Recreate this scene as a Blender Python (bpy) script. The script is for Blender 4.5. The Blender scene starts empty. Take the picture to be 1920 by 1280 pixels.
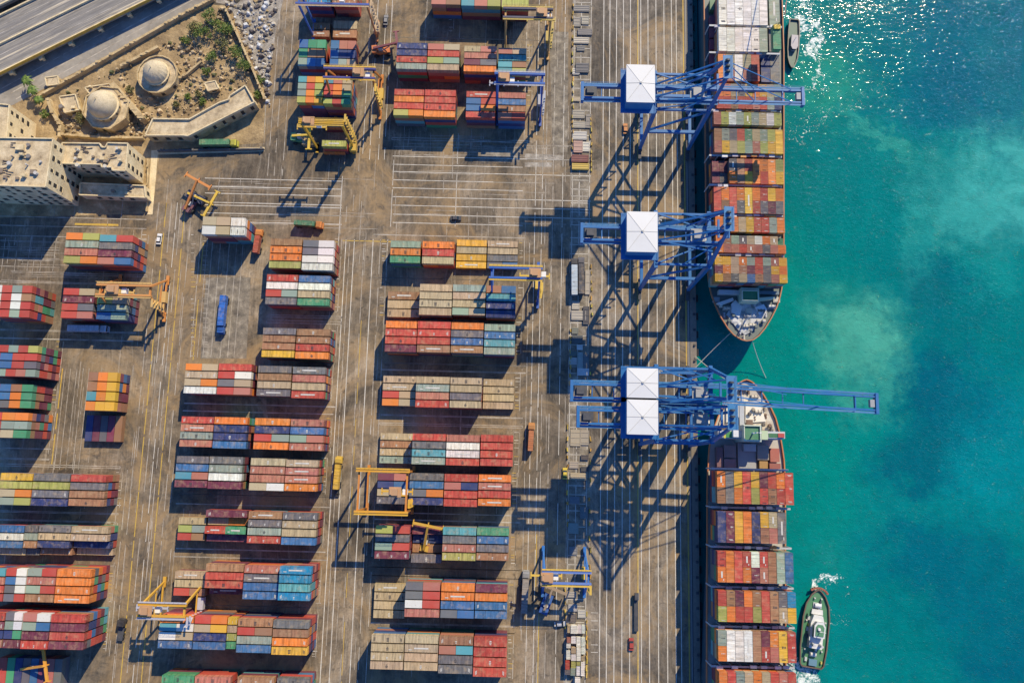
import bpy, math, random
from mathutils import Vector, Matrix
R = math.radians
random.seed(7)
SC = bpy.context.scene
COL = SC.collection

# ------------------------------------------------------------------ camera
F, TH, PSI, HC = 1440.0, R(8.7), R(1.4), 303.0      # focal in px of the 1920 photo, tilt, heading, height
cam = bpy.data.cameras.new('camera')
cam.sensor_width = 36.0
cam.lens = 36.0 * F / 1920.0
cam.clip_start, cam.clip_end = 1.0, 20000.0
camo = bpy.data.objects.new('camera', cam)
COL.objects.link(camo)
ROT = Matrix.Rotation(PSI, 3, 'Z') @ Matrix.Rotation(TH, 3, 'X')
camo.matrix_world = Matrix.Translation((0, 0, HC)) @ ROT.to_4x4()
SC.camera = camo

# ------------------------------------------------------------------ sky and sun
SUN_AZ, SUN_EL = R(28.5), R(41.0)                    # azimuth from north (+Y) towards east (+X)
w = bpy.data.worlds.new("World")
SC.world = w
w.use_nodes = True
nt = w.node_tree
bg = nt.nodes['Background']
sky = nt.nodes.new('ShaderNodeTexSky')
sky.sky_type = 'NISHITA'
sky.sun_disc = False
sky.sun_elevation = SUN_EL
sky.sun_rotation = SUN_AZ
sky.ozone_density = 6.0
sky.dust_density = 0.2
tint = nt.nodes.new('ShaderNodeMix'); tint.data_type = 'RGBA'; tint.blend_type = 'MULTIPLY'
tint.inputs[0].default_value = 1.0
tint.inputs[7].default_value = (0.55, 0.92, 1.35, 1)          # deep clear-sky blue
nt.links.new(sky.outputs[0], tint.inputs[6])
nt.links.new(tint.outputs[2], bg.inputs[0])
bg.inputs[1].default_value = 0.13
sun = bpy.data.lights.new('sun', 'SUN')
sun.energy = 5.0
sun.angle = R(0.5)
sun.color = (1.0, 0.85, 0.57)
suno = bpy.data.objects.new('sun', sun)
COL.objects.link(suno)
sd = Vector((math.sin(SUN_AZ) * math.cos(SUN_EL), math.cos(SUN_AZ) * math.cos(SUN_EL), math.sin(SUN_EL)))
suno.rotation_euler = sd.to_track_quat('Z', 'Y').to_euler()
suno.location = sd * 600
SC.view_settings.view_transform = 'Standard'
SC.view_settings.look = 'None'
SC.view_settings.exposure = 0.30
SC.view_settings.gamma = 1.0
SC.cycles.max_bounces = 6

# ------------------------------------------------------------------ helpers
def P(u, v, h=0.0):
    """photo pixel -> point of the place at height h"""
    d = ROT @ Vector(((u - 960) / F, -(v - 640) / F, -1.0))
    t = (h - HC) / d.z
    return Vector((d.x * t, d.y * t, h))

def tag(o, label=None, cat=None, group=None, kind=None):
    if label: o['label'] = label
    if cat: o['category'] = cat
    if group: o['group'] = group
    if kind: o['kind'] = kind
    return o

def empty(name, loc=(0, 0, 0), rz=0.0):
    o = bpy.data.objects.new(name, None)
    o.empty_display_size = 0.5
    o.location = loc
    o.rotation_euler = (0, 0, rz)
    COL.objects.link(o)
    return o

class MB:
    def __init__(s):
        s.v, s.f, s.c, s.cur = [], [], [], (1, 1, 1)
    def quad(s, a, b, c, d):
        n = len(s.v); s.v += [tuple(a), tuple(b), tuple(c), tuple(d)]
        s.f.append((n, n + 1, n + 2, n + 3)); s.c.append(s.cur)
    def tri(s, a, b, c):
        n = len(s.v); s.v += [tuple(a), tuple(b), tuple(c)]
        s.f.append((n, n + 1, n + 2)); s.c.append(s.cur)
    def faces(s, vs, fs):
        n = len(s.v); s.v += [tuple(p) for p in vs]
        for f in fs:
            s.f.append(tuple(i + n for i in f)); s.c.append(s.cur)
    def box(s, x0, x1, y0, y1, z0, z1):
        s.faces([(x0, y0, z0), (x1, y0, z0), (x1, y1, z0), (x0, y1, z0), (x0, y0, z1), (x1, y0, z1), (x1, y1, z1), (x0, y1, z1)],
                [(0, 3, 2, 1), (4, 5, 6, 7), (0, 1, 5, 4), (1, 2, 6, 5), (2, 3, 7, 6), (3, 0, 4, 7)])
    def bar(s, p, q, w=0.5, d=None, w2=None, d2=None):
        """box beam from p to q; w across, d vertical-ish; may taper to w2, d2"""
        p, q = Vector(p), Vector(q)
        d = w if d is None else d
        w2 = w if w2 is None else w2
        d2 = d if d2 is None else d2
        ax = (q - p)
        if ax.length < 1e-6: return
        ax.normalize()
        up = Vector((0, 0, 1)) if abs(ax.z) < 0.9 else Vector((0, 1, 0))
        sx = ax.cross(up).normalized()
        sy = sx.cross(ax).normalized()
        vs = []
        for c, ww, dd in ((p, w, d), (q, w2, d2)):
            for a, b in ((-1, -1), (1, -1), (1, 1), (-1, 1)):
                vs.append(c + sx * (a * ww / 2) + sy * (b * dd / 2))
        s.faces(vs, [(0, 1, 2, 3), (7, 6, 5, 4), (0, 4, 5, 1), (1, 5, 6, 2), (2, 6, 7, 3), (3, 7, 4, 0)])
    def tube(s, pts, r, n=6):
        pts = [Vector(p) for p in pts]
        for p, q in zip(pts, pts[1:]): s.cyl(p, q, r, r, n)
    def cyl(s, p, q, r, r2=None, n=12):
        p, q = Vector(p), Vector(q); r2 = r if r2 is None else r2
        ax = (q - p).normalized()
        up = Vector((0, 0, 1)) if abs(ax.z) < 0.9 else Vector((1, 0, 0))
        a = ax.cross(up).normalized(); b = ax.cross(a).normalized()
        vs = []
        for c, rr in ((p, r), (q, r2)):
            for i in range(n):
                t = 2 * math.pi * i / n
                vs.append(c + a * (rr * math.cos(t)) + b * (rr * math.sin(t)))
        fs = [(i, (i + 1) % n, n + (i + 1) % n, n + i) for i in range(n)]
        fs += [tuple(range(n - 1, -1, -1)), tuple(range(n, 2 * n))]
        s.faces(vs, fs)
    def prism(s, poly, z0, z1):
        n = len(poly)
        vs = [(p[0], p[1], z0) for p in poly] + [(p[0], p[1], z1) for p in poly]
        fs = [(i, (i + 1) % n, n + (i + 1) % n, n + i) for i in range(n)] + [tuple(range(n - 1, -1, -1)), tuple(range(n, 2 * n))]
        s.faces(vs, fs)
    def dome(s, c, r, h, n=28, m=9, rib=0.0):
        vs = []; c = Vector(c)
        for j in range(m):
            t = j / m * math.pi / 2
            for i in range(n):
                a = 2 * math.pi * i / n
                rr = r * math.cos(t) * (1 + (rib if i % 2 else 0))
                vs.append(c + Vector((rr * math.cos(a), rr * math.sin(a), h * math.sin(t) ** 0.95)))
        vs.append(c + Vector((0, 0, h)))
        fs = [(j * n + i, j * n + (i + 1) % n, (j + 1) * n + (i + 1) % n, (j + 1) * n + i) for j in range(m - 1) for i in range(n)]
        fs += [((m - 1) * n + i, (m - 1) * n + (i + 1) % n, m * n) for i in range(n)]
        s.faces(vs, fs)
    def build(s, name, mat, parent=None, color=None, smooth=False, keepcol=False, rel=None):
        me = bpy.data.meshes.new(name)
        off = Vector(rel) if rel is not None else Vector((0, 0, 0))
        me.from_pydata([(x - off.x, y - off.y, z - off.z) for x, y, z in s.v], [], s.f)
        if keepcol:
            at = me.color_attributes.new('tint', 'FLOAT_COLOR', 'CORNER')
            vals = []
            for f, c in zip(s.f, s.c):
                vals += [c[0], c[1], c[2], 1.0] * len(f)
            at.data.foreach_set('color', vals)
        import bmesh
        bm = bmesh.new(); bm.from_mesh(me)
        bmesh.ops.recalc_face_normals(bm, faces=bm.faces)
        bm.to_mesh(me); bm.free()
        if smooth:
            for p in me.polygons: p.use_smooth = True
        me.materials.append(mat)
        o = bpy.data.objects.new(name, me)
        if color: o.color = (color[0], color[1], color[2], 1)
        if parent is not None: o.parent = parent
        elif rel is not None: o.location = off
        COL.objects.link(o)
        return o

# ------------------------------------------------------------------ materials
def mat(name):
    m = bpy.data.materials.new(name); m.use_nodes = True
    t = m.node_tree
    b = t.nodes['Principled BSDF']
    return m, t, b
def N(t, typ, **kw):
    n = t.nodes.new(typ)
    for k, v in kw.items(): setattr(n, k, v)
    return n
def ramp(t, fac, stops):
    r = N(t, 'ShaderNodeValToRGB')
    e = r.color_ramp.elements
    while len(e) < len(stops): e.new(0.5)
    for i, (p, c) in enumerate(stops):
        e[i].position = p; e[i].color = (c[0], c[1], c[2], 1) if not isinstance(c, (int, float)) else (c, c, c, 1)
    t.links.new(fac, r.inputs[0])
    return r.outputs[0]
def noise(t, vec, scale, detail=4, rough=0.6, dist=0.0, sc3=None):
    if sc3:
        mp = N(t, 'ShaderNodeMapping'); mp.inputs['Scale'].default_value = sc3
        t.links.new(vec, mp.inputs[0]); vec = mp.outputs[0]
    n = N(t, 'ShaderNodeTexNoise')
    n.inputs['Scale'].default_value = scale; n.inputs['Detail'].default_value = detail
    n.inputs['Roughness'].default_value = rough; n.inputs['Distortion'].default_value = dist
    t.links.new(vec, n.inputs['Vector'])
    return n.outputs[0]
def mix(t, fac, a, b, mode='MIX'):
    n = N(t, 'ShaderNodeMix', data_type='RGBA', blend_type=mode)
    for i, v in ((0, fac), (6, a), (7, b)):
        if hasattr(v, 'links') or hasattr(v, 'is_linked'): t.links.new(v, n.inputs[i])
        elif isinstance(v, (int, float)): n.inputs[i].default_value = v if i == 0 else (v, v, v, 1)
        else: n.inputs[i].default_value = (v[0], v[1], v[2], 1)
    return n.outputs[2]
def math_(t, op, a, b=None, clamp=False):
    n = N(t, 'ShaderNodeMath', operation=op, use_clamp=clamp)
    for i, v in ((0, a), (1, b)):
        if v is None: continue
        if isinstance(v, (int, float)): n.inputs[i].default_value = v
        else: t.links.new(v, n.inputs[i])
    return n.outputs[0]
def pos(t):
    return N(t, 'ShaderNodeNewGeometry').outputs['Position']
def bump(t, b, h, strength=0.3, dist=0.1):
    n = N(t, 'ShaderNodeBump'); n.inputs['Strength'].default_value = strength; n.inputs['Distance'].default_value = dist
    t.links.new(h, n.inputs['Height']); t.links.new(n.outputs[0], b.inputs['Normal'])

def painted(name, col=None, src='object', dirt=0.45, rough=0.55, rust=(0.20, 0.085, 0.035), rustamt=0.5, scale=0.35, metal=0.0):
    """weathered paint; the colour comes from the object, from a face tint or is fixed"""
    m, t, b = mat(name)
    if src == 'object':
        c = N(t, 'ShaderNodeObjectInfo').outputs['Color']
    elif src == 'tint':
        a = N(t, 'ShaderNodeVertexColor'); a.layer_name = 'tint'; c = a.outputs[0]
    else:
        r = N(t, 'ShaderNodeRGB'); r.outputs[0].default_value = (col[0], col[1], col[2], 1); c = r.outputs[0]
    p = pos(t)
    n1 = noise(t, p, scale, 5, 0.65)
    n2 = noise(t, p, scale * 5, 4, 0.7)
    n3 = noise(t, p, scale * 0.5, 3, 0.6, sc3=(1, 3, 1))
    dull = mix(t, 0.5, c, (0.36, 0.31, 0.25))
    c1 = mix(t, math_(t, 'MULTIPLY', ramp(t, n1, [(0.35, 0.0), (0.75, 1.0)]), dirt), c, dull)
    c2 = mix(t, math_(t, 'MULTIPLY', ramp(t, n2, [(0.58, 0.0), (0.72, 1.0)]), rustamt), c1, rust)
    c3 = mix(t, math_(t, 'MULTIPLY', ramp(t, n3, [(0.4, 0.0), (0.7, 1.0)]), dirt * 0.6), c2, mix(t, 1.0, c2, (0.62, 0.6, 0.58), 'MULTIPLY'))
    if src == 'object' and 'container' in name:
        tc = N(t, 'ShaderNodeTexCoord').outputs['Object']
        rnd = N(t, 'ShaderNodeObjectInfo').outputs['Random']
        off = N(t, 'ShaderNodeCombineXYZ'); t.links.new(math_(t, 'MULTIPLY', rnd, 300.0), off.inputs[0]); t.links.new(math_(t, 'MULTIPLY', rnd, 170.0), off.inputs[1])
        va = N(t, 'ShaderNodeVectorMath', operation='ADD'); t.links.new(tc, va.inputs[0]); t.links.new(off.outputs[0], va.inputs[1])
        st = noise(t, va.outputs[0], 1.0, 4, 0.7, sc3=(1.5, .12, .12))
        c3 = mix(t, 0.9, c3, ramp(t, st, [(0.3, 0.5), (0.5, 1.0), (0.7, 1.4)]), 'MULTIPLY')
        bl = noise(t, va.outputs[0], 0.5, 5, 0.7)
        c3 = mix(t, math_(t, 'MULTIPLY', ramp(t, bl, [(0.5, 0.0), (0.66, 1.0)]), 0.55), c3, mix(t, 0.6, c, (0.50, 0.36, 0.20)))
        bl2 = noise(t, va.outputs[0], 0.8, 6, 0.75, 0.5)
        c3 = mix(t, ramp(t, bl2, [(0.30, 0.7), (0.42, 0.0)]), c3, mix(t, 0.8, c, (0.09, 0.05, 0.035)))
    t.links.new(c3, b.inputs['Base Color'])
    b.inputs['Roughness'].default_value = rough
    b.inputs['Metallic'].default_value = metal
    b.inputs['Specular IOR Level'].default_value = 0.35
    return m

def simple(name, c1, c2, scale=0.5, rough=0.8, c3=None, sc3=None, bmp=0.0, detail=5):
    m, t, b = mat(name)
    p = pos(t)
    n1 = noise(t, p, scale, detail, 0.65, sc3=sc3)
    st = [(0.3, c1), (0.7, c2)] if c3 is None else [(0.28, c1), (0.55, c2), (0.72, c3)]
    c = ramp(t, n1, st)
    n2 = noise(t, p, scale * 7, 3, 0.7)
    c = mix(t, 0.35, c, ramp(t, n2, [(0.3, 0.35), (0.7, 1.0)]), 'MULTIPLY')
    t.links.new(c, b.inputs['Base Color'])
    b.inputs['Roughness'].default_value = rough
    if bmp: bump(t, b, n2, bmp, 0.3)
    return m

M = {}
M['container'] = painted('container_paint', src='object', dirt=0.26, rustamt=0.5, scale=0.3)
M['container_stack'] = painted('stacked_container_paint', src='tint', dirt=0.26, rustamt=0.5, scale=0.3)
M['ink_pale'] = simple('pale_stencil_paint', (.45, .43, .38), (.66, .63, .56), 1.0)
M['ink_dark'] = simple('dark_stencil_paint', (.03, .03, .035), (.09, .08, .08), 1.0)
M['obj'] = painted('machine_paint', src='object', dirt=0.3, rustamt=0.25, scale=0.3)
M['tint'] = painted('mixed_paint', src='tint', dirt=0.3, rustamt=0.25, scale=0.5)
M['blue'] = painted('crane_blue', (0.010, 0.125, 0.34), 'fixed', dirt=0.25, rustamt=0.12, scale=0.25, rough=0.45)
M['blue_light'] = painted('crane_blue_faded', (0.03, 0.17, 0.37), 'fixed', dirt=0.35, rustamt=0.2, scale=0.3)
M['white_roof'] = painted('white_roof_sheet', (0.62, 0.62, 0.60), 'fixed', dirt=0.16, rustamt=0.05, scale=0.12, rough=0.6)
M['white'] = painted('white_paint', (0.74, 0.73, 0.70), 'fixed', dirt=0.35, rustamt=0.25, scale=0.3)
M['steel'] = painted('grey_steel', (0.30, 0.31, 0.32), 'fixed', dirt=0.4, rustamt=0.4, scale=0.4)
M['dark'] = painted('dark_steel', (0.045, 0.05, 0.06), 'fixed', dirt=0.3, rustamt=0.2, scale=0.5)
M['rubber'] = simple('black_rubber', (0.015, 0.015, 0.016), (0.03, 0.03, 0.03), 1.0)
M['glass'] = mat('window_glass')[0]
M['glass'].node_tree.nodes['Principled BSDF'].inputs['Base Color'].default_value = (0.02, 0.028, 0.035, 1)
M['glass'].node_tree.nodes['Principled BSDF'].inputs['Roughness'].default_value = 0.15
M['stone'] = simple('sandstone', (0.34, 0.24, 0.12), (0.56, 0.42, 0.22), 0.35, 0.9, (0.66, 0.53, 0.32), bmp=0.6, detail=8)
M['stone_pale'] = simple('pale_render', (0.54, 0.42, 0.24), (0.74, 0.60, 0.36), 0.2, 0.9, (0.80, 0.68, 0.44), bmp=0.3, detail=8)
M['roof_felt'] = simple('flat_roof_screed', (0.26, 0.19, 0.11), (0.60, 0.48, 0.30), 0.28, 0.9, (0.72, 0.60, 0.40), bmp=0.4, detail=8)
M['dome'] = simple('dome_plaster', (0.42, 0.34, 0.22), (0.60, 0.50, 0.33), 0.4, 0.85, (0.46, 0.37, 0.23), bmp=0.3)
M['opening'] = simple('dark_window_opening', (0.018, 0.016, 0.014), (0.04, 0.035, 0.03), 0.6)
M['line_white'] = simple('white_line_paint', (0.42, 0.39, 0.33), (0.74, 0.70, 0.62), 0.35, 0.7)
M['line_yellow'] = simple('yellow_line_paint', (0.42, 0.27, 0.06), (0.62, 0.42, 0.06), 0.4, 0.7)
M['line_worn'] = simple('worn_line_paint', (0.20, 0.16, 0.115), (0.62, 0.57, 0.49), 0.25, 0.8)
M['deck_grey'] = simple('cluttered_grey_deck', (.09, .11, .10), (.50, .51, .52), .5, .7, (.64, .65, .66), detail=7)
M['deck_cream'] = simple('stained_cream_deck', (.30, .22, .14), (.62, .57, .47), .4, .7, (.70, .66, .57), detail=7)
M['bark'] = simple('bark', (0.10, 0.07, 0.045), (0.2, 0.15, 0.1), 2.0)
M['rope'] = simple('mooring_rope', (0.45, 0.42, 0.35), (0.6, 0.57, 0.5), 2.0)
def leafmat(name, a, b_):
    m, t, b = mat(name)
    i = N(t, 'ShaderNodeNewGeometry').outputs['Random Per Island']
    c = ramp(t, i, [(0.0, a), (1.0, b_)])
    t.links.new(c, b.inputs['Base Color']); b.inputs['Roughness'].default_value = 0.6
    return m
M['leaf'] = leafmat('leaves_green', (0.03, 0.07, 0.008), (0.16, 0.22, 0.025))
M['leaf_dry'] = leafmat('leaves_olive', (0.06, 0.07, 0.02), (0.20, 0.18, 0.05))

def ground_mat():
    m, t, b = mat('yard_asphalt')
    p0 = pos(t)
    wn = N(t, 'ShaderNodeTexNoise'); wn.inputs['Scale'].default_value = 0.035; wn.inputs['Detail'].default_value = 2; t.links.new(p0, wn.inputs['Vector'])
    ws = N(t, 'ShaderNodeVectorMath', operation='SCALE'); ws.inputs['Scale'].default_value = 7.0; t.links.new(wn.outputs['Color'], ws.inputs[0])
    wa = N(t, 'ShaderNodeVectorMath', operation='ADD'); t.links.new(p0, wa.inputs[0]); t.links.new(ws.outputs[0], wa.inputs[1])
    p = wa.outputs[0]
    big = noise(t, p, 0.012, 6, 0.62)
    mid = noise(t, p, 0.09, 5, 0.65)
    ns = noise(t, p, 1.0, 4, 0.6, sc3=(0.55, 0.012, 1))
    ns2 = noise(t, p, 1.0, 3, 0.6, sc3=(1.6, 0.035, 1))
    ew = noise(t, p, 1.0, 3, 0.6, sc3=(0.015, 0.5, 1))
    fine = noise(t, p, 1.4, 4, 0.75)
    c = ramp(t, big, [(0.30, (0.105, 0.080, 0.053)), (0.5, (0.17, 0.132, 0.088)), (0.68, (0.245, 0.195, 0.135))])
    sx = N(t, 'ShaderNodeSeparateXYZ'); t.links.new(p, sx.inputs[0])
    qf = N(t, 'ShaderNodeMapRange'); qf.inputs['From Min'].default_value = 5.0; qf.inputs['From Max'].default_value = 45.0; t.links.new(sx.outputs[0], qf.inputs[0])
    c = mix(t, math_(t, 'MULTIPLY', qf.outputs[0], .55), c, (0.155, 0.138, 0.118))
    c = mix(t, 0.65, c, ramp(t, mid, [(0.3, 0.55), (0.55, 1.0), (0.75, 1.25)]), 'MULTIPLY')
    c = mix(t, 0.55, c, ramp(t, ns, [(0.32, 0.62), (0.5, 1.0), (0.7, 1.3)]), 'MULTIPLY')
    c = mix(t, 0.6, c, ramp(t, ns2, [(0.3, 0.65), (0.5, 1.0), (0.72, 1.28)]), 'MULTIPLY')
    c = mix(t, 0.3, c, ramp(t, ew, [(0.3, 0.7), (0.7, 1.25)]), 'MULTIPLY')
    c = mix(t, 0.55, c, ramp(t, fine, [(0.25, 0.5), (0.5, 1.0), (0.75, 1.4)]), 'MULTIPLY')
    spots = noise(t, p, 0.35, 2, 0.5)
    c = mix(t, ramp(t, spots, [(0.66, 0.0), (0.74, 0.75)]), c, (0.045, 0.038, 0.03))
    pale = noise(t, p, 1.0, 5, 0.75, sc3=(1.1, .03, 1))
    c = mix(t, ramp(t, pale, [(0.54, 0.0), (0.72, 0.6)]), c, (0.36, 0.31, 0.235))
    skid = noise(t, p, 1.0, 5, 0.7, 0.6, sc3=(.8, .05, 1))
    c = mix(t, ramp(t, skid, [(0.28, 0.6), (0.40, 0.0)]), c, (0.045, 0.04, 0.034))
    blot = noise(t, p, 0.045, 7, 0.72, 0.8)
    c = mix(t, 1.0, c, ramp(t, blot, [(0.34, 0.36), (0.5, 0.9), (0.64, 1.55)]), 'MULTIPLY')
    gold = noise(t, p, 0.03, 8, 0.75, 1.0)
    c = mix(t, ramp(t, gold, [(0.48, 0.0), (0.62, 0.75)]), c, (0.30, 0.20, 0.095))
    grime = noise(t, p, 0.16, 8, 0.78, 1.5)
    c = mix(t, ramp(t, grime, [(0.33, 0.8), (0.46, 0.0)]), c, (0.055, 0.047, 0.038))
    dust = noise(t, p, 0.28, 5, 0.7, 1.5)
    c = mix(t, ramp(t, dust, [(0.62, 0.0), (0.75, 0.55)]), c, (0.33, 0.28, 0.21))
    t.links.new(c, b.inputs['Base Color'])
    b.inputs['Roughness'].default_value = 0.85
    bump(t, b, fine, 0.25, 0.1)
    return m
M['ground'] = ground_mat()
M['apron'] = simple('quay_edge_concrete', (0.13, 0.11, 0.095), (0.23, 0.195, 0.16), 0.12, 0.9, (0.17, 0.145, 0.12), sc3=(1, 0.25, 1), bmp=0.2)
M['strip'] = simple('storage_strip_concrete', (0.075, 0.065, 0.055), (0.24, 0.205, 0.155), 0.3, 0.9, (0.42, 0.37, 0.29), bmp=0.4, detail=9)
M['sand'] = simple('dusty_plot_sand', (0.13, 0.09, 0.05), (0.40, 0.285, 0.145), 0.16, 0.95, (0.66, 0.52, 0.31), bmp=1.0, detail=10)
M['rubble'] = simple('pale_rubble', (0.13, 0.11, 0.09), (0.38, 0.34, 0.28), 0.3, 0.9, (0.58, 0.53, 0.45), bmp=0.8, detail=9)
M['road'] = simple('old_road', (0.19, 0.175, 0.155), (0.34, 0.31, 0.27), 0.05, 0.9, (0.36, 0.32, 0.26), bmp=0.1)
def streak_mat(name, stops):
    m, t, b = mat(name)
    tc = N(t, 'ShaderNodeTexCoord').outputs['Object']
    s1 = noise(t, tc, 1.0, 5, 0.7, sc3=(.012, .55, .3)); s2 = noise(t, tc, 1.0, 5, 0.75, sc3=(.12, 1.6, .3))
    c = ramp(t, s1, stops)
    c = mix(t, 0.7, c, ramp(t, s2, [(0.3, 0.5), (0.5, 1.0), (0.7, 1.4)]), 'MULTIPLY')
    t.links.new(c, b.inputs['Base Color']); b.inputs['Roughness'].default_value = .9
    return m
M['deckroad'] = streak_mat('viaduct_asphalt', [(0.3, (0.12, 0.12, 0.12)), (0.45, (0.24, 0.22, 0.19)), (0.55, (0.17, 0.16, 0.15)), (0.68, (0.50, 0.43, 0.31))])
M['quaywall'] = simple('quay_wall_concrete', (0.09, 0.085, 0.08), (0.16, 0.15, 0.14), 0.4, 0.9)

def sea_mat():
    m, t, b = mat('sea_water')
    p = pos(t)
    d1 = noise(t, p, 0.02, 4, 0.6)
    warp = N(t, 'ShaderNodeVectorMath', operation='SCALE'); warp.inputs['Scale'].default_value = 70.0
    nz = N(t, 'ShaderNodeTexNoise'); nz.inputs['Scale'].default_value = 0.02; nz.inputs['Detail'].default_value = 7; nz.inputs['Roughness'].default_value = 0.74
    t.links.new(p, nz.inputs['Vector'])
    sub = N(t, 'ShaderNodeVectorMath', operation='SUBTRACT'); sub.inputs[1].default_value = (0.5, 0.5, 0.5)
    t.links.new(nz.outputs['Color'], sub.inputs[0]); t.links.new(sub.outputs[0], warp.inputs[0])
    add = N(t, 'ShaderNodeVectorMath', operation='ADD')
    t.links.new(p, add.inputs[0]); t.links.new(warp.outputs[0], add.inputs[1])
    nz2 = N(t, 'ShaderNodeTexNoise'); nz2.inputs['Scale'].default_value = 0.11; nz2.inputs['Detail'].default_value = 6; nz2.inputs['Roughness'].default_value = 0.7
    t.links.new(p, nz2.inputs['Vector'])
    sb2 = N(t, 'ShaderNodeVectorMath', operation='SUBTRACT'); sb2.inputs[1].default_value = (0.5, 0.5, 0.5); t.links.new(nz2.outputs['Color'], sb2.inputs[0])
    wp2 = N(t, 'ShaderNodeVectorMath', operation='SCALE'); wp2.inputs['Scale'].default_value = 26.0; t.links.new(sb2.outputs[0], wp2.inputs[0])
    ad2 = N(t, 'ShaderNodeVectorMath', operation='ADD'); t.links.new(add.outputs[0], ad2.inputs[0]); t.links.new(wp2.outputs[0], ad2.inputs[1])
    pw = ad2.outputs[0]
    def blob(u, v, ru, rv, rot=0.0, soft=True):
        c = P(u, v, -3); k = 4.75
        mp = N(t, 'ShaderNodeMapping', vector_type='TEXTURE')
        mp.inputs['Location'].default_value = (c.x, c.y, c.z)
        mp.inputs['Rotation'].default_value = (0, 0, R(rot))
        mp.inputs['Scale'].default_value = (ru / k, rv / k, 400)
        t.links.new(pw, mp.inputs[0])
        g = N(t, 'ShaderNodeTexGradient', gradient_type='QUADRATIC_SPHERE' if soft else 'SPHERICAL')
        t.links.new(mp.outputs[0], g.inputs[0])
        return ramp(t, g.outputs[1], [(0.0, 0.0), (0.45, 1.0)])
    base = ramp(t, noise(t, p, 0.011, 4, 0.55), [(0.3, (0.0, 0.125, 0.13)), (0.5, (0.0, 0.155, 0.15)), (0.7, (0.001, 0.185, 0.17))])
    cloud = ramp(t, noise(t, p, 0.05, 8, 0.72, 0.8), [(0.32, 0.25), (0.54, 1.0)])
    cloud2 = ramp(t, noise(t, p, 0.02, 6, 0.65, 0.5), [(0.3, 0.55), (0.55, 1.0)])
    for (u, v, ru, rv, ro, col, k) in [
        (1480, 700, 260, 520, 0, (0.0, 0.195, 0.15), 0.8),
        (1850, 60, 430, 260, 15, (0.0, 0.10, 0.15), 0.95),
        (1620, 40, 260, 150, 0, (0.0, 0.11, 0.15), 0.7),
        (1830, 200, 330, 150, 0, (0.0, 0.095, 0.145), 0.8),
        (1530, 150, 170, 190, -35, (0.015, 0.23, 0.16), 0.8),
        (1900, 330, 260, 170, 35, (0.05, 0.33, 0.29), 0.95),
        (1820, 400, 190, 60, 42, (0.03, 0.28, 0.245), 0.8), (1640, 250, 240, 34, -40, (0.025, 0.25, 0.20), 0.8), (1730, 470, 150, 60, 70, (0.015, 0.24, 0.21), 0.7),
        (1890, 520, 130, 110, 0, (0.005, 0.215, 0.195), 0.7),
        (1760, 560, 150, 120, -30, (0.0, 0.105, 0.13), 0.75),
        (1615, 640, 135, 150, 15, (0.06, 0.32, 0.23), 0.9), (1680, 715, 90, 50, 50, (0.035, 0.28, 0.21), 0.7), (1590, 690, 70, 90, 0, (0.03, 0.26, 0.19), 0.6),
        (1800, 760, 200, 150, -35, (0.0, 0.085, 0.125), 0.95),
        (1720, 850, 150, 130, 0, (0.0, 0.095, 0.13), 0.9),
        (1880, 850, 160, 230, 0, (0.0, 0.19, 0.215), 0.7),
        (1800, 1060, 260, 150, -20, (0.0, 0.10, 0.14), 0.85),
        (1900, 1200, 260, 160, 0, (0.0, 0.09, 0.135), 0.85)]:
        base = mix(t, math_(t, 'MULTIPLY', math_(t, 'MULTIPLY', blob(u, v, ru, rv, ro), k), cloud if col[1] > .21 else cloud2), base, col)
    fluff = noise(t, p, 0.14, 6, 0.72, 0.6)
    base = mix(t, 0.38, base, ramp(t, fluff, [(0.3, 0.68), (0.5, 1.0), (0.72, 1.36)]), 'MULTIPLY')
    # foam: churned patches beside the tug and the pilot boat
    fn = noise(t, p, 0.55, 7, 0.75, 1.2)
    foam = None
    for (u, v, ru, rv, ro, k) in [(1560, 1118, 15, 17, 0, .95), (1576, 1122, 26, 10, -20, 0.6), (1515, 1275, 26, 30, 0, .9), (1553, 1190, 18, 26, 0, 0.5),
                                  (1494, 60, 11, 90, 0, .95), (1498, 145, 13, 28, 0, 0.7), (1560, 200, 130, 26, 38, 0.45), (1510, 240, 60, 16, 60, 0.5)]:
        g = math_(t, 'MULTIPLY', blob(u, v, ru * 1.5, rv * 1.5, ro, False), k)
        foam = g if foam is None else math_(t, 'MAXIMUM', foam, g)
    fm = ramp(t, math_(t, 'ADD', math_(t, 'MULTIPLY', foam, 0.30), fn), [(0.72, 0.0), (0.84, 1.0)])
    fm = math_(t, 'MULTIPLY', fm, ramp(t, foam, [(0.02, 0.0), (0.2, 1.0)]))
    base = mix(t, fm, base, (0.72, 0.78, 0.74))
    t.links.new(base, b.inputs['Base Color'])
    b.inputs['IOR'].default_value = 1.33
    t.links.new(ramp(t, fm, [(0.0, 0.07), (1.0, 0.8)]), b.inputs['Roughness'])
    w1 = noise(t, p, 0.42, 3, 0.6, 0.4, sc3=(1.0, 1.7, 1.0))
    w2 = noise(t, p, 1.1, 3, 0.65, 0.5, sc3=(1.0, 1.9, 1.0))
    w3 = noise(t, p, 0.06, 3, 0.5)
    h = math_(t, 'ADD', math_(t, 'MULTIPLY', w1, 0.15), math_(t, 'ADD', math_(t, 'MULTIPLY', ramp(t, w2, [(0.57, 0.0), (0.74, 1.0)]), 0.12), math_(t, 'MULTIPLY', w3, 0.35)))
    bump(t, b, h, 1.0, 1.0)
    return m
M['sea'] = sea_mat()
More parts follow.
